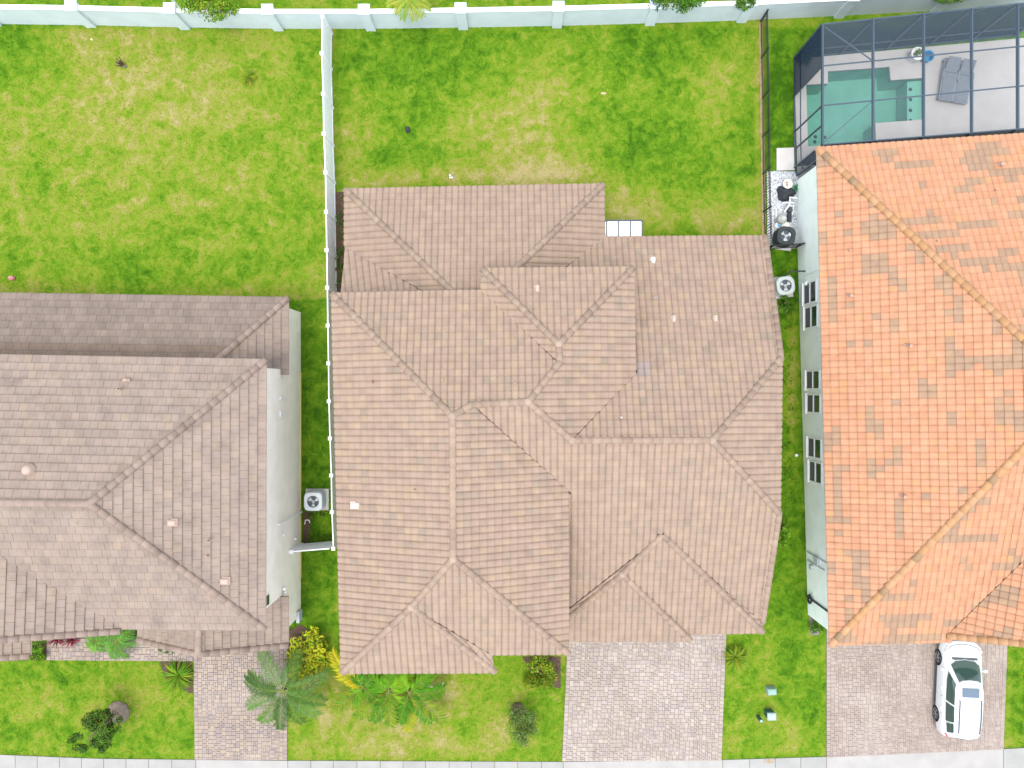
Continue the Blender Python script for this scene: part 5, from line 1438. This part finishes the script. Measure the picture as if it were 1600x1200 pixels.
# by the pool
q = P(1434, 84, .6); t = thing('planter', (q.x, q.y, .05), 'tall white planter with green plant at the pool corner', 'planter')
m_ = MB(); m_.lathe((q.x, q.y, .05), [(.20, 0), (.30, .55), (.32, .58), (.27, .58), (.25, .5)], 18, (.66, .66, .64)); m_.build('pot', M['tintpaint'], t)
m_ = MB(); leaf_cloud(m_, (q.x, q.y, .68), (.24, .24, .15), 220, .10, YGRN + GREEN, .7, 7, 511); m_.build('foliage', M['leaf'], t)
q = P(1450, 88, .4); m_ = MB(); m_.lathe((q.x, q.y, .05), [(.20, 0), (.26, .40), (.28, .42), (.23, .42), (.20, .1), (.02, .1)], 18, (.02, .22, .42)); simple('bucket', m_, 'bright blue tub on the pool deck beside the planter', 'tub')
strap_plant('potted_palm', 1259, 88, 14, .9, 90, .035, LGREEN + GREEN, 'green feathery plant in the left corner of the pool cage', 'plant', seed=91)
# skimmer handle on the cage's left deck
# patio awning at the rear of the middle house
q0, q1 = P(946, 346, 2.5), P(1004, 372, 2.5)
t = thing('patio_awning', ((q0.x + q1.x) / 2, (q0.y + q1.y) / 2, 0), 'white panelled patio awning with dark frame behind the central house', 'awning')
xs_ = [P(x, 0, 2.5).x for x in (944.5, 948, 966.5, 985, 1003)]
for i in range(4):
    m_ = MB(); m_.box(((xs_[i] + xs_[i + 1]) / 2, (q0.y + q1.y) / 2 - .15, 2.5), (xs_[i + 1] - xs_[i] - .055, q0.y - q1.y + .3, .05)); m_.build('roof_panel', M['patio_roof'], t)
m_ = MB()
for x in xs_[1:]: m_.bar((x, q0.y, 2.5), (x, q1.y - .3, 2.5), .045, .09)
m_.bar((xs_[0], q0.y + .03, 2.5), (xs_[-1] + .03, q0.y + .03, 2.5), .07, .10); m_.build('frame', M['cage'], t)
for x in (xs_[0] + .1, xs_[-1] - .03):
    m_ = MB(); m_.bar((x, q0.y + .03, 0), (x, q0.y + .03, 2.45), .07, .07); m_.build('post', M['cage'], t)
# dead stump on the left lawn
q = P(196, 104); t = thing('dead_stump', (q.x, q.y, 0), 'dead dark brown branch stump in the left back yard', 'stump')
m_ = MB(); m_.tube([(q.x, q.y, 0), (q.x - .03, q.y + .02, .15)], [.10, .06], 8, (.3, .2, .16)); m_.build('root', M['bark'], t)
for dx, dy, dz in ((-.38, .18, .25), (-.33, .05, .35), (-.12, .30, .4), (-.2, .2, .5), (-.42, -.02, .2)):
    m_ = MB(); m_.tube([(q.x, q.y, .1), (q.x + dx * .5, q.y + dy * .5, dz * .7), (q.x + dx, q.y + dy, dz)], [.04, .03, .015], 6); m_.build('branch', mat('dead_wood', (.05, .028, .025), .9), t)
# small things lying on the lawns
q = P(637, 203); m_ = MB(); m_.box((q.x, q.y, .06), (.20, .27, .10), rz=.35, col=(.02, .025, .035), bev=.03); m_.box((q.x, q.y + .02, .13), (.12, .12, .05), rz=.35, col=(.03, .03, .04), bev=.01); simple('utility_box', m_, 'small black box lying on the middle back lawn', 'box')
q = P(20, 435); m_ = MB(); m_.lathe((q.x, q.y, .0), [(.10, 0), (.14, .08), (.12, .17), (.05, .21)], 10, (.42, .16, .16), sx=1.15, sy=.85); m_.lathe((q.x - .02, q.y + .03, .19), [(.05, 0), (.02, .05)], 8, (.62, .45, .42)); simple('toy_ball', m_, 'pinkish red ball on the lawn at the left edge', 'ball')
q = P(704, 276); m_ = MB(); m_.lathe((q.x, q.y, 0), [(.06, 0), (.06, .22), (.035, .26)], 10, (.55, .65, .72)); m_.box((q.x + .03, q.y - .06, .05), (.16, .08, .08), col=(.7, .75, .8)); simple('cleanout_pipe', m_, 'short white cleanout pipe beside the rear eave', 'pipe')
q = P(1243.5, 711); m_ = MB(); m_.lathe((q.x, q.y, 0), [(.07, 0), (.07, .12), (.05, .15), (.01, .16)], 12, (.75, .77, .75)); simple('pipe_end', m_, 'round white cap in the narrow right side yard', 'pipe cap')
q = P(943, 146); m_ = MB(); m_.lathe((q.x, q.y, 0), [(.10, 0), (.09, .03), (.03, .05)], 9, (.45, .30, .20), sx=1.4, sy=.7); simple('fallen_leaf', m_, 'dry tan palm scrap on the middle back lawn', 'leaf')
q = P(144, 62); m_ = MB(); m_.lathe((q.x, q.y, 0), [(.05, 0), (.05, .06), (.02, .08)], 9, (.75, .70, .45)); simple('golf_ball', m_, 'tiny pale ball on the left lawn near the wall', 'ball')
q = P(480, 815); m_ = MB(); m_.tube([(q.x - .1, q.y - .12, .08), (q.x - .05, q.y + .1, .1), (q.x + .12, q.y + .08, .09), (q.x + .14, q.y - .05, .06)], .03, 6, (.7, .72, .72)); simple('hose_coil', m_, 'short white hose loop on the ground behind vinyl gate', 'hose')
m_ = MB(); pts_ = [P(x, y, .05) for x, y in ((657, 1067), (668, 1072), (682, 1074), (690, 1072), (693, 1066))]; m_.tube(pts_, [.05, .06, .05, .04, .02], 7, (.55, .50, .42)); simple('dry_frond', m_, 'pale dry curved palm stalk on the middle front lawn', 'palm stalk')
m_ = MB(); 
for k in range(16): q = P(1203 + rnd.uniform(-8, 8), 1187 + rnd.uniform(-2, 5), .06); m_.add([(q.x - .05, q.y, .062), (q.x, q.y - .02, .075), (q.x + .06, q.y + .01, .062), (q.x, q.y + .03, .07)], [[0, 1, 2, 3]], (.40, .27, .13))
m_.build('leaf_litter', M['gravel'], None, kind='stuff')
# utility pedestals on the front right lawn
GP = (.22, .34, .30)
q = P(1207, 1082, .45); m_ = MB(); m_.box((q.x, q.y, .22), (.42, .30, .46), rz=.05, col=GP, bev=.05); simple('utility_pedestal', m_, 'low pale green utility cabinet alone on right front lawn', 'utility box')
q = P(1206, 1120, .6); t = thing('utility_pedestal', (q.x, q.y, 0), 'dark sided utility cabinet with pale lid on right front lawn', 'utility box')
m_ = MB(); m_.box((q.x, q.y, .27), (.36, .30, .54), col=(.03, .09, .08)); m_.build('cabinet', M['tintpaint'], t)
m_ = MB(); m_.box((q.x, q.y, .58), (.42, .36, .09), col=(.27, .37, .36), bev=.03); m_.box((q.x, q.y, .63), (.24, .20, .03), col=(.33, .42, .41), bev=.01); m_.build('lid', M['tintpaint'], t)
q = P(1189, 1126, .5); m_ = MB(); m_.lathe((q.x, q.y, 0), [(.09, 0), (.09, .50), (.06, .54)], 12, (.03, .10, .08)); m_.lathe((q.x, q.y, .54), [(.06, 0), (.055, .03)], 10, (.30, .50, .48)); simple('cable_pedestal', m_, 'slim dark green cable post beside the lidded cabinet', 'utility post')
for px, py in ((1187, 1018), (1196, 1034), (1197, 1056)):
    pass

# ------------------------------------------------------------------ the white car
fw, rw = P(1467.5, 1026, .35), P(1463.7, 1114, .35)
hd = math.atan2((fw - rw).y, (fw - rw).x) - math.pi / 2
fwd = Vector((-math.sin(hd), math.cos(hd), 0)); rgt = Vector((math.cos(hd), math.sin(hd), 0))
cc = (fw + rw) / 2 + rgt * .84; cc.z = 0
car = thing('parked_car', cc, 'white crossover car parked nose-in on the right driveway', 'car', None, hd)
CT = Matrix.Translation(cc) @ Matrix.Rotation(hd, 4, 'Z')
def cb(mb, name, mt, parent=car, smooth=False):
    mb.v = [tuple(CT @ Vector(p)) for p in mb.v]; return mb.build(name, mt, parent, smooth=smooth)
st = [  # y, bottom z, half widths at (bottom, mid, belt), top half width, top z, crown
    (2.28, .34, .50, .56, .54, .44, .70, .02), (2.20, .27, .70, .76, .72, .60, .80, .03), (2.05, .24, .82, .87, .84, .70, .88, .035), (1.75, .22, .88, .925, .90, .76, .96, .04), (1.35, .21, .89, .935, .92, .80, 1.01, .045),
    (.95, .21, .89, .935, .925, .82, 1.05, .04), (.3, .21, .89, .93, .92, .83, 1.05, .0), (-.6, .21, .89, .935, .925, .83, 1.06, .0), (-1.35, .21, .89, .94, .93, .82, 1.08, .0), (-1.85, .24, .87, .92, .91, .78, 1.08, .0), (-2.12, .28, .80, .87, .86, .72, 1.05, .0), (-2.27, .34, .68, .78, .76, .62, .98, .0)]
mb = MB(); vs = []
for y, zb, a_, b_, c_, d_, zt, cr in st:
    h_ = [(a_, zb), (b_, zb + .16), (b_ + .01, (zb + zt) * .52), (c_, zt - .16), (c_ - .02, zt - .07), (d_, zt), (d_ * .5, zt + cr * .8), (0, zt + cr)]
    full_ = [(-x, z) for x, z in h_[:-1]] + [h_[-1]] + [(x, z) for x, z in reversed(h_[:-1])]
    vs += [(x, y, z) for x, z in full_]
nn_ = 15
fs = [[i * nn_ + k, i * nn_ + k + 1, (i + 1) * nn_ + k + 1, (i + 1) * nn_ + k] for i in range(len(st) - 1) for k in range(nn_ - 1)]
fs += [[i * nn_, (i + 1) * nn_, (i + 1) * nn_ + nn_ - 1, i * nn_ + nn_ - 1] for i in range(len(st) - 1)]
fs += [list(range(nn_))[::-1], [(len(st) - 1) * nn_ + k for k in range(nn_)]]
mb.add(vs, fs)
bme = mb.mesh('body', [M['car_paint'], M['dark_grille']])
bmm = bmesh.new(); bmm.from_mesh(bme); bmesh.ops.recalc_face_normals(bmm, faces=bmm.faces[:]); bmm.to_mesh(bme); bmm.free()
bo = bpy.data.objects.new('body', bme); C.objects.link(bo)
cut = MB()
for yy in (1.36, -1.36):
    for sx in (-1, 1): cut.tube([(sx * .62, yy, .36), (sx * 1.1, yy, .36)], .40, 28, mi=1)
cme = cut.mesh('cut', [M['car_paint'], M['dark_grille']]); cbm = bmesh.new(); cbm.from_mesh(cme); bmesh.ops.recalc_face_normals(cbm, faces=cbm.faces[:]); cbm.to_mesh(cme); cbm.free()
co_ = bpy.data.objects.new('cut', cme); C.objects.link(co_)
sd_ = bo.modifiers.new('s', 'SUBSURF'); sd_.levels = 2; sd_.subdivision_type = 'CATMULL_CLARK'
md = bo.modifiers.new('b', 'BOOLEAN'); md.operation = 'DIFFERENCE'; md.object = co_; md.solver = 'EXACT'
dg = bpy.context.evaluated_depsgraph_get(); nm_ = bpy.data.meshes.new_from_object(bo.evaluated_get(dg))
bpy.data.objects.remove(bo); bpy.data.objects.remove(co_)
nm_.transform(CT); nm_.name = 'body'
nm_.polygons.foreach_set('use_smooth', [True] * len(nm_.polygons))
try: nm_.set_sharp_from_angle(angle=R(40))
except Exception: pass
body = link('body', nm_, car)
# cabin: lower ring at the belt, upper ring at the roof edge
low = [(0, 1.52), (.45, 1.46), (.76, 1.20), (.84, .62), (.85, -.35), (.84, -1.30), (.78, -1.95), (.62, -2.17), (0, -2.22)]
upp = [(0, .66), (.34, .63), (.56, .50), (.62, .15), (.63, -.50), (.62, -1.2), (.58, -1.80), (.46, -2.02), (0, -2.08)]
zl_ = [1.06, 1.055, 1.04, 1.03, 1.03, 1.05, 1.06, 1.05, 1.05]; zu_ = [1.58, 1.575, 1.56, 1.595, 1.62, 1.61, 1.57, 1.54, 1.54]
def cabpt(i, s_, t, off=0.0):
    x = low[i][0] + (upp[i][0] - low[i][0]) * t; y = low[i][1] + (upp[i][1] - low[i][1]) * t; z = zl_[i] + (zu_[i] - zl_[i]) * t
    bul = .035 * math.sin(math.pi * t)
    n_ = Vector((x / .85, (y + .5) / 1.6, .35)).normalized(); return Vector((s_ * (x + n_.x * (bul + off)), y + n_.y * (bul + off), z + off * .5 + bul * .3))
mb = MB()
T5 = [0, .25, .5, .75, 1.0]
cols_ = [(i, 1) for i in range(9)] + [(i, -1) for i in range(7, 0, -1)]
vs = []
for t_ in T5: vs += [cabpt(i, s_, t_) for i, s_ in cols_]
# roof dome
for sc_, dz in ((.8, .035), (.45, .06)): vs += [Vector((s_ * upp[i][0] * sc_, -.70 + (upp[i][1] + .70) * sc_, zu_[i] + (1.66 - zu_[i]) * (1 - sc_) + dz * .6)) for i, s_ in cols_]
nc = len(cols_)
fs = [[r_ * nc + k, r_ * nc + (k + 1) % nc, (r_ + 1) * nc + (k + 1) % nc, (r_ + 1) * nc + k] for r_ in range(6) for k in range(nc)] + [[6 * nc + k for k in range(nc)]]
mb.add(vs, fs); cb(mb, 'cabin', M['car_paint'], smooth=True)
def glass(name, path, t0, t1, off, mt, steps=4):
    m_ = MB(); vs = []; n_ = len(path)
    for k in range(steps + 1):
        t_ = t0 + (t1 - t0) * k / steps
        for (fi_, s_) in path:
            i = int(math.floor(fi_)); f_ = fi_ - i; p = cabpt(i, s_, t_, off)
            if f_ > 0: p = p.lerp(cabpt(i + 1, s_, t_, off), f_)
            vs.append(p)
    m_.add(vs, [[k * n_ + j, k * n_ + j + 1, (k + 1) * n_ + j + 1, (k + 1) * n_ + j] for k in range(steps) for j in range(n_ - 1)])
    return cb(m_, name, M[mt], smooth=True)
glass('windscreen', [(1.72, -1), (1.3, -1), (1, -1), (.5, -1), (0, 1), (.5, 1), (1, 1), (1.3, 1), (1.72, 1)], .05, .97, .012, 'car_glass')
glass('rear_window', [(7.0, -1), (7.5, -1), (8, 1), (7.5, 1), (7.0, 1)], .30, .92, .012, 'car_glass')
for s_ in (-1, 1):
    glass('side_window', [(2.35, s_), (2.7, s_), (3, s_), (3.5, s_), (4.05, s_)], .10, .86, .012, 'car_glass')
    glass('side_window', [(4.15, s_), (4.6, s_), (5, s_), (5.15, s_)], .10, .86, .012, 'car_glass')
    glass('quarter_window', [(5.25, s_), (5.6, s_), (5.95, s_)], .16, .82, .012, 'car_glass')
m_ = MB(); m_.box((0, .14, 1.668), (.78, .42, .014), bev=.004); cb(m_, 'sunroof', mat('sunroof_glass', (.10, .14, .19), .12, spec=.6))
for s_ in (-1, 1):
    m_ = MB(); m_.tube([(s_ * .50, -.20, 1.63), (s_ * .505, -.28, 1.695), (s_ * .51, -1.0, 1.70), (s_ * .49, -1.72, 1.665), (s_ * .485, -1.78, 1.60)], .026, 6); cb(m_, 'roof_rail', M['dark_grille'])
    m_ = MB(); m_.box((s_ * 1.0, .98, 1.05), (.20, .12, .13), rz=s_ * .2, bev=.04); m_.bar((s_ * .84, .96, 1.0), (s_ * .95, .98, 1.02), .05, .05); cb(m_, 'wing_mirror', M['car_paint'])
    m_ = MB(); pts_ = [(s_ * .62, 2.14, .80), (s_ * .76, 2.0, .86), (s_ * .845, 1.78, .90)]
    for k in range(2): m_.bar(pts_[k], pts_[k + 1], .09, .10)
    cb(m_, 'headlight', M['chrome'])
    m_ = MB(); m_.bar((s_ * .80, -2.02, .98), (s_ * .66, -2.19, .96), .06, .14); cb(m_, 'tail_light', M['red_lamp'])
    for k, (y0, y1) in enumerate(((.78, -.28), (-.30, -1.10))):
        m_ = MB(); x_ = s_ * .944
        m_.bar((x_, y0 - .5 * (y0 - y1) - .3, .86), (x_, y0 - .5 * (y0 - y1) - .12, .865), .03, .035); cb(m_, 'door_handle', M['car_paint'])
    m_ = MB()
    for y_ in (.92, -.30, -1.12): m_.bar((s_ * .936, y_, .42), (s_ * .926, y_ - .02, .94), .012, .012)
    cb(m_, 'door_seam', M['dark_grille'])
    m_ = MB(); m_.bar((s_ * .915, 1.0, .27), (s_ * .92, -.98, .27), .03, .10); cb(m_, 'sill_trim', M['dark_grille'])
m_ = MB(); m_.tube([(-.80, 1.88, .935), (-.66, 2.02, .90), (-.35, 2.13, .87), (0, 2.17, .86), (.35, 2.13, .87), (.66, 2.02, .90), (.80, 1.88, .935)], .012, 5); cb(m_, 'bonnet_seam', M['dark_grille'])
m_ = MB(); m_.box((0, 2.25, .58), (.90, .06, .20), bev=.02); cb(m_, 'grille', M['dark_grille'])
m_ = MB(); m_.bar((-.6, 1.53, 1.055), (.6, 1.53, 1.055), .10, .02); cb(m_, 'cowl', M['dark_grille'])
m_ = MB(); m_.bar((-.05, 1.46, 1.10), (-.45, 1.31, 1.14), .015, .012); m_.bar((.35, 1.44, 1.10), (-.02, 1.34, 1.15), .015, .012); cb(m_, 'wiper', M['dark_grille'])
for sx in (-1, 1):
    for yy in (1.36, -1.36):
        wb = MB(); xo = sx * .80
        prof = [(-.11, .25), (-.11, .33), (-.08, .355), (.08, .355), (.11, .33), (.11, .25)]
        vs = []; n_ = 28
        for x_, r_ in prof: vs += [(xo + x_, yy + r_ * math.cos(2 * math.pi * k / n_), .36 + r_ * math.sin(2 * math.pi * k / n_)) for k in range(n_)]
        wb.add(vs, [[i * n_ + k, i * n_ + (k + 1) % n_, (i + 1) * n_ + (k + 1) % n_, (i + 1) * n_ + k] for i in range(5) for k in range(n_)])
        wh = cb(wb, 'wheel', M['tyre'])
        rb = MB(); xf = sx * .895
        for k in range(5):
            a_ = 2 * math.pi * k / 5 + .3; rb.bar((xf, yy + .04 * math.cos(a_), .36 + .04 * math.sin(a_)), (xf + sx * .005, yy + .24 * math.cos(a_), .36 + .24 * math.sin(a_)), .06, .03)
        rb.tube([(xf, yy + .245 * math.cos(2 * math.pi * k / 24), .36 + .245 * math.sin(2 * math.pi * k / 24)) for k in range(25)], .016, 6, cap=False)
        rb.tube([(xf - .02 * sx, yy, .36), (xf + .015 * sx, yy, .36)], .055, 10); cb(rb, 'rim', M['rim'], wh)
        db = MB(); db.tube([(xo - .05, yy, .36), (xo + sx * .06, yy, .36)], .245, 20); cb(db, 'hub', M['dark_grille'], wh)
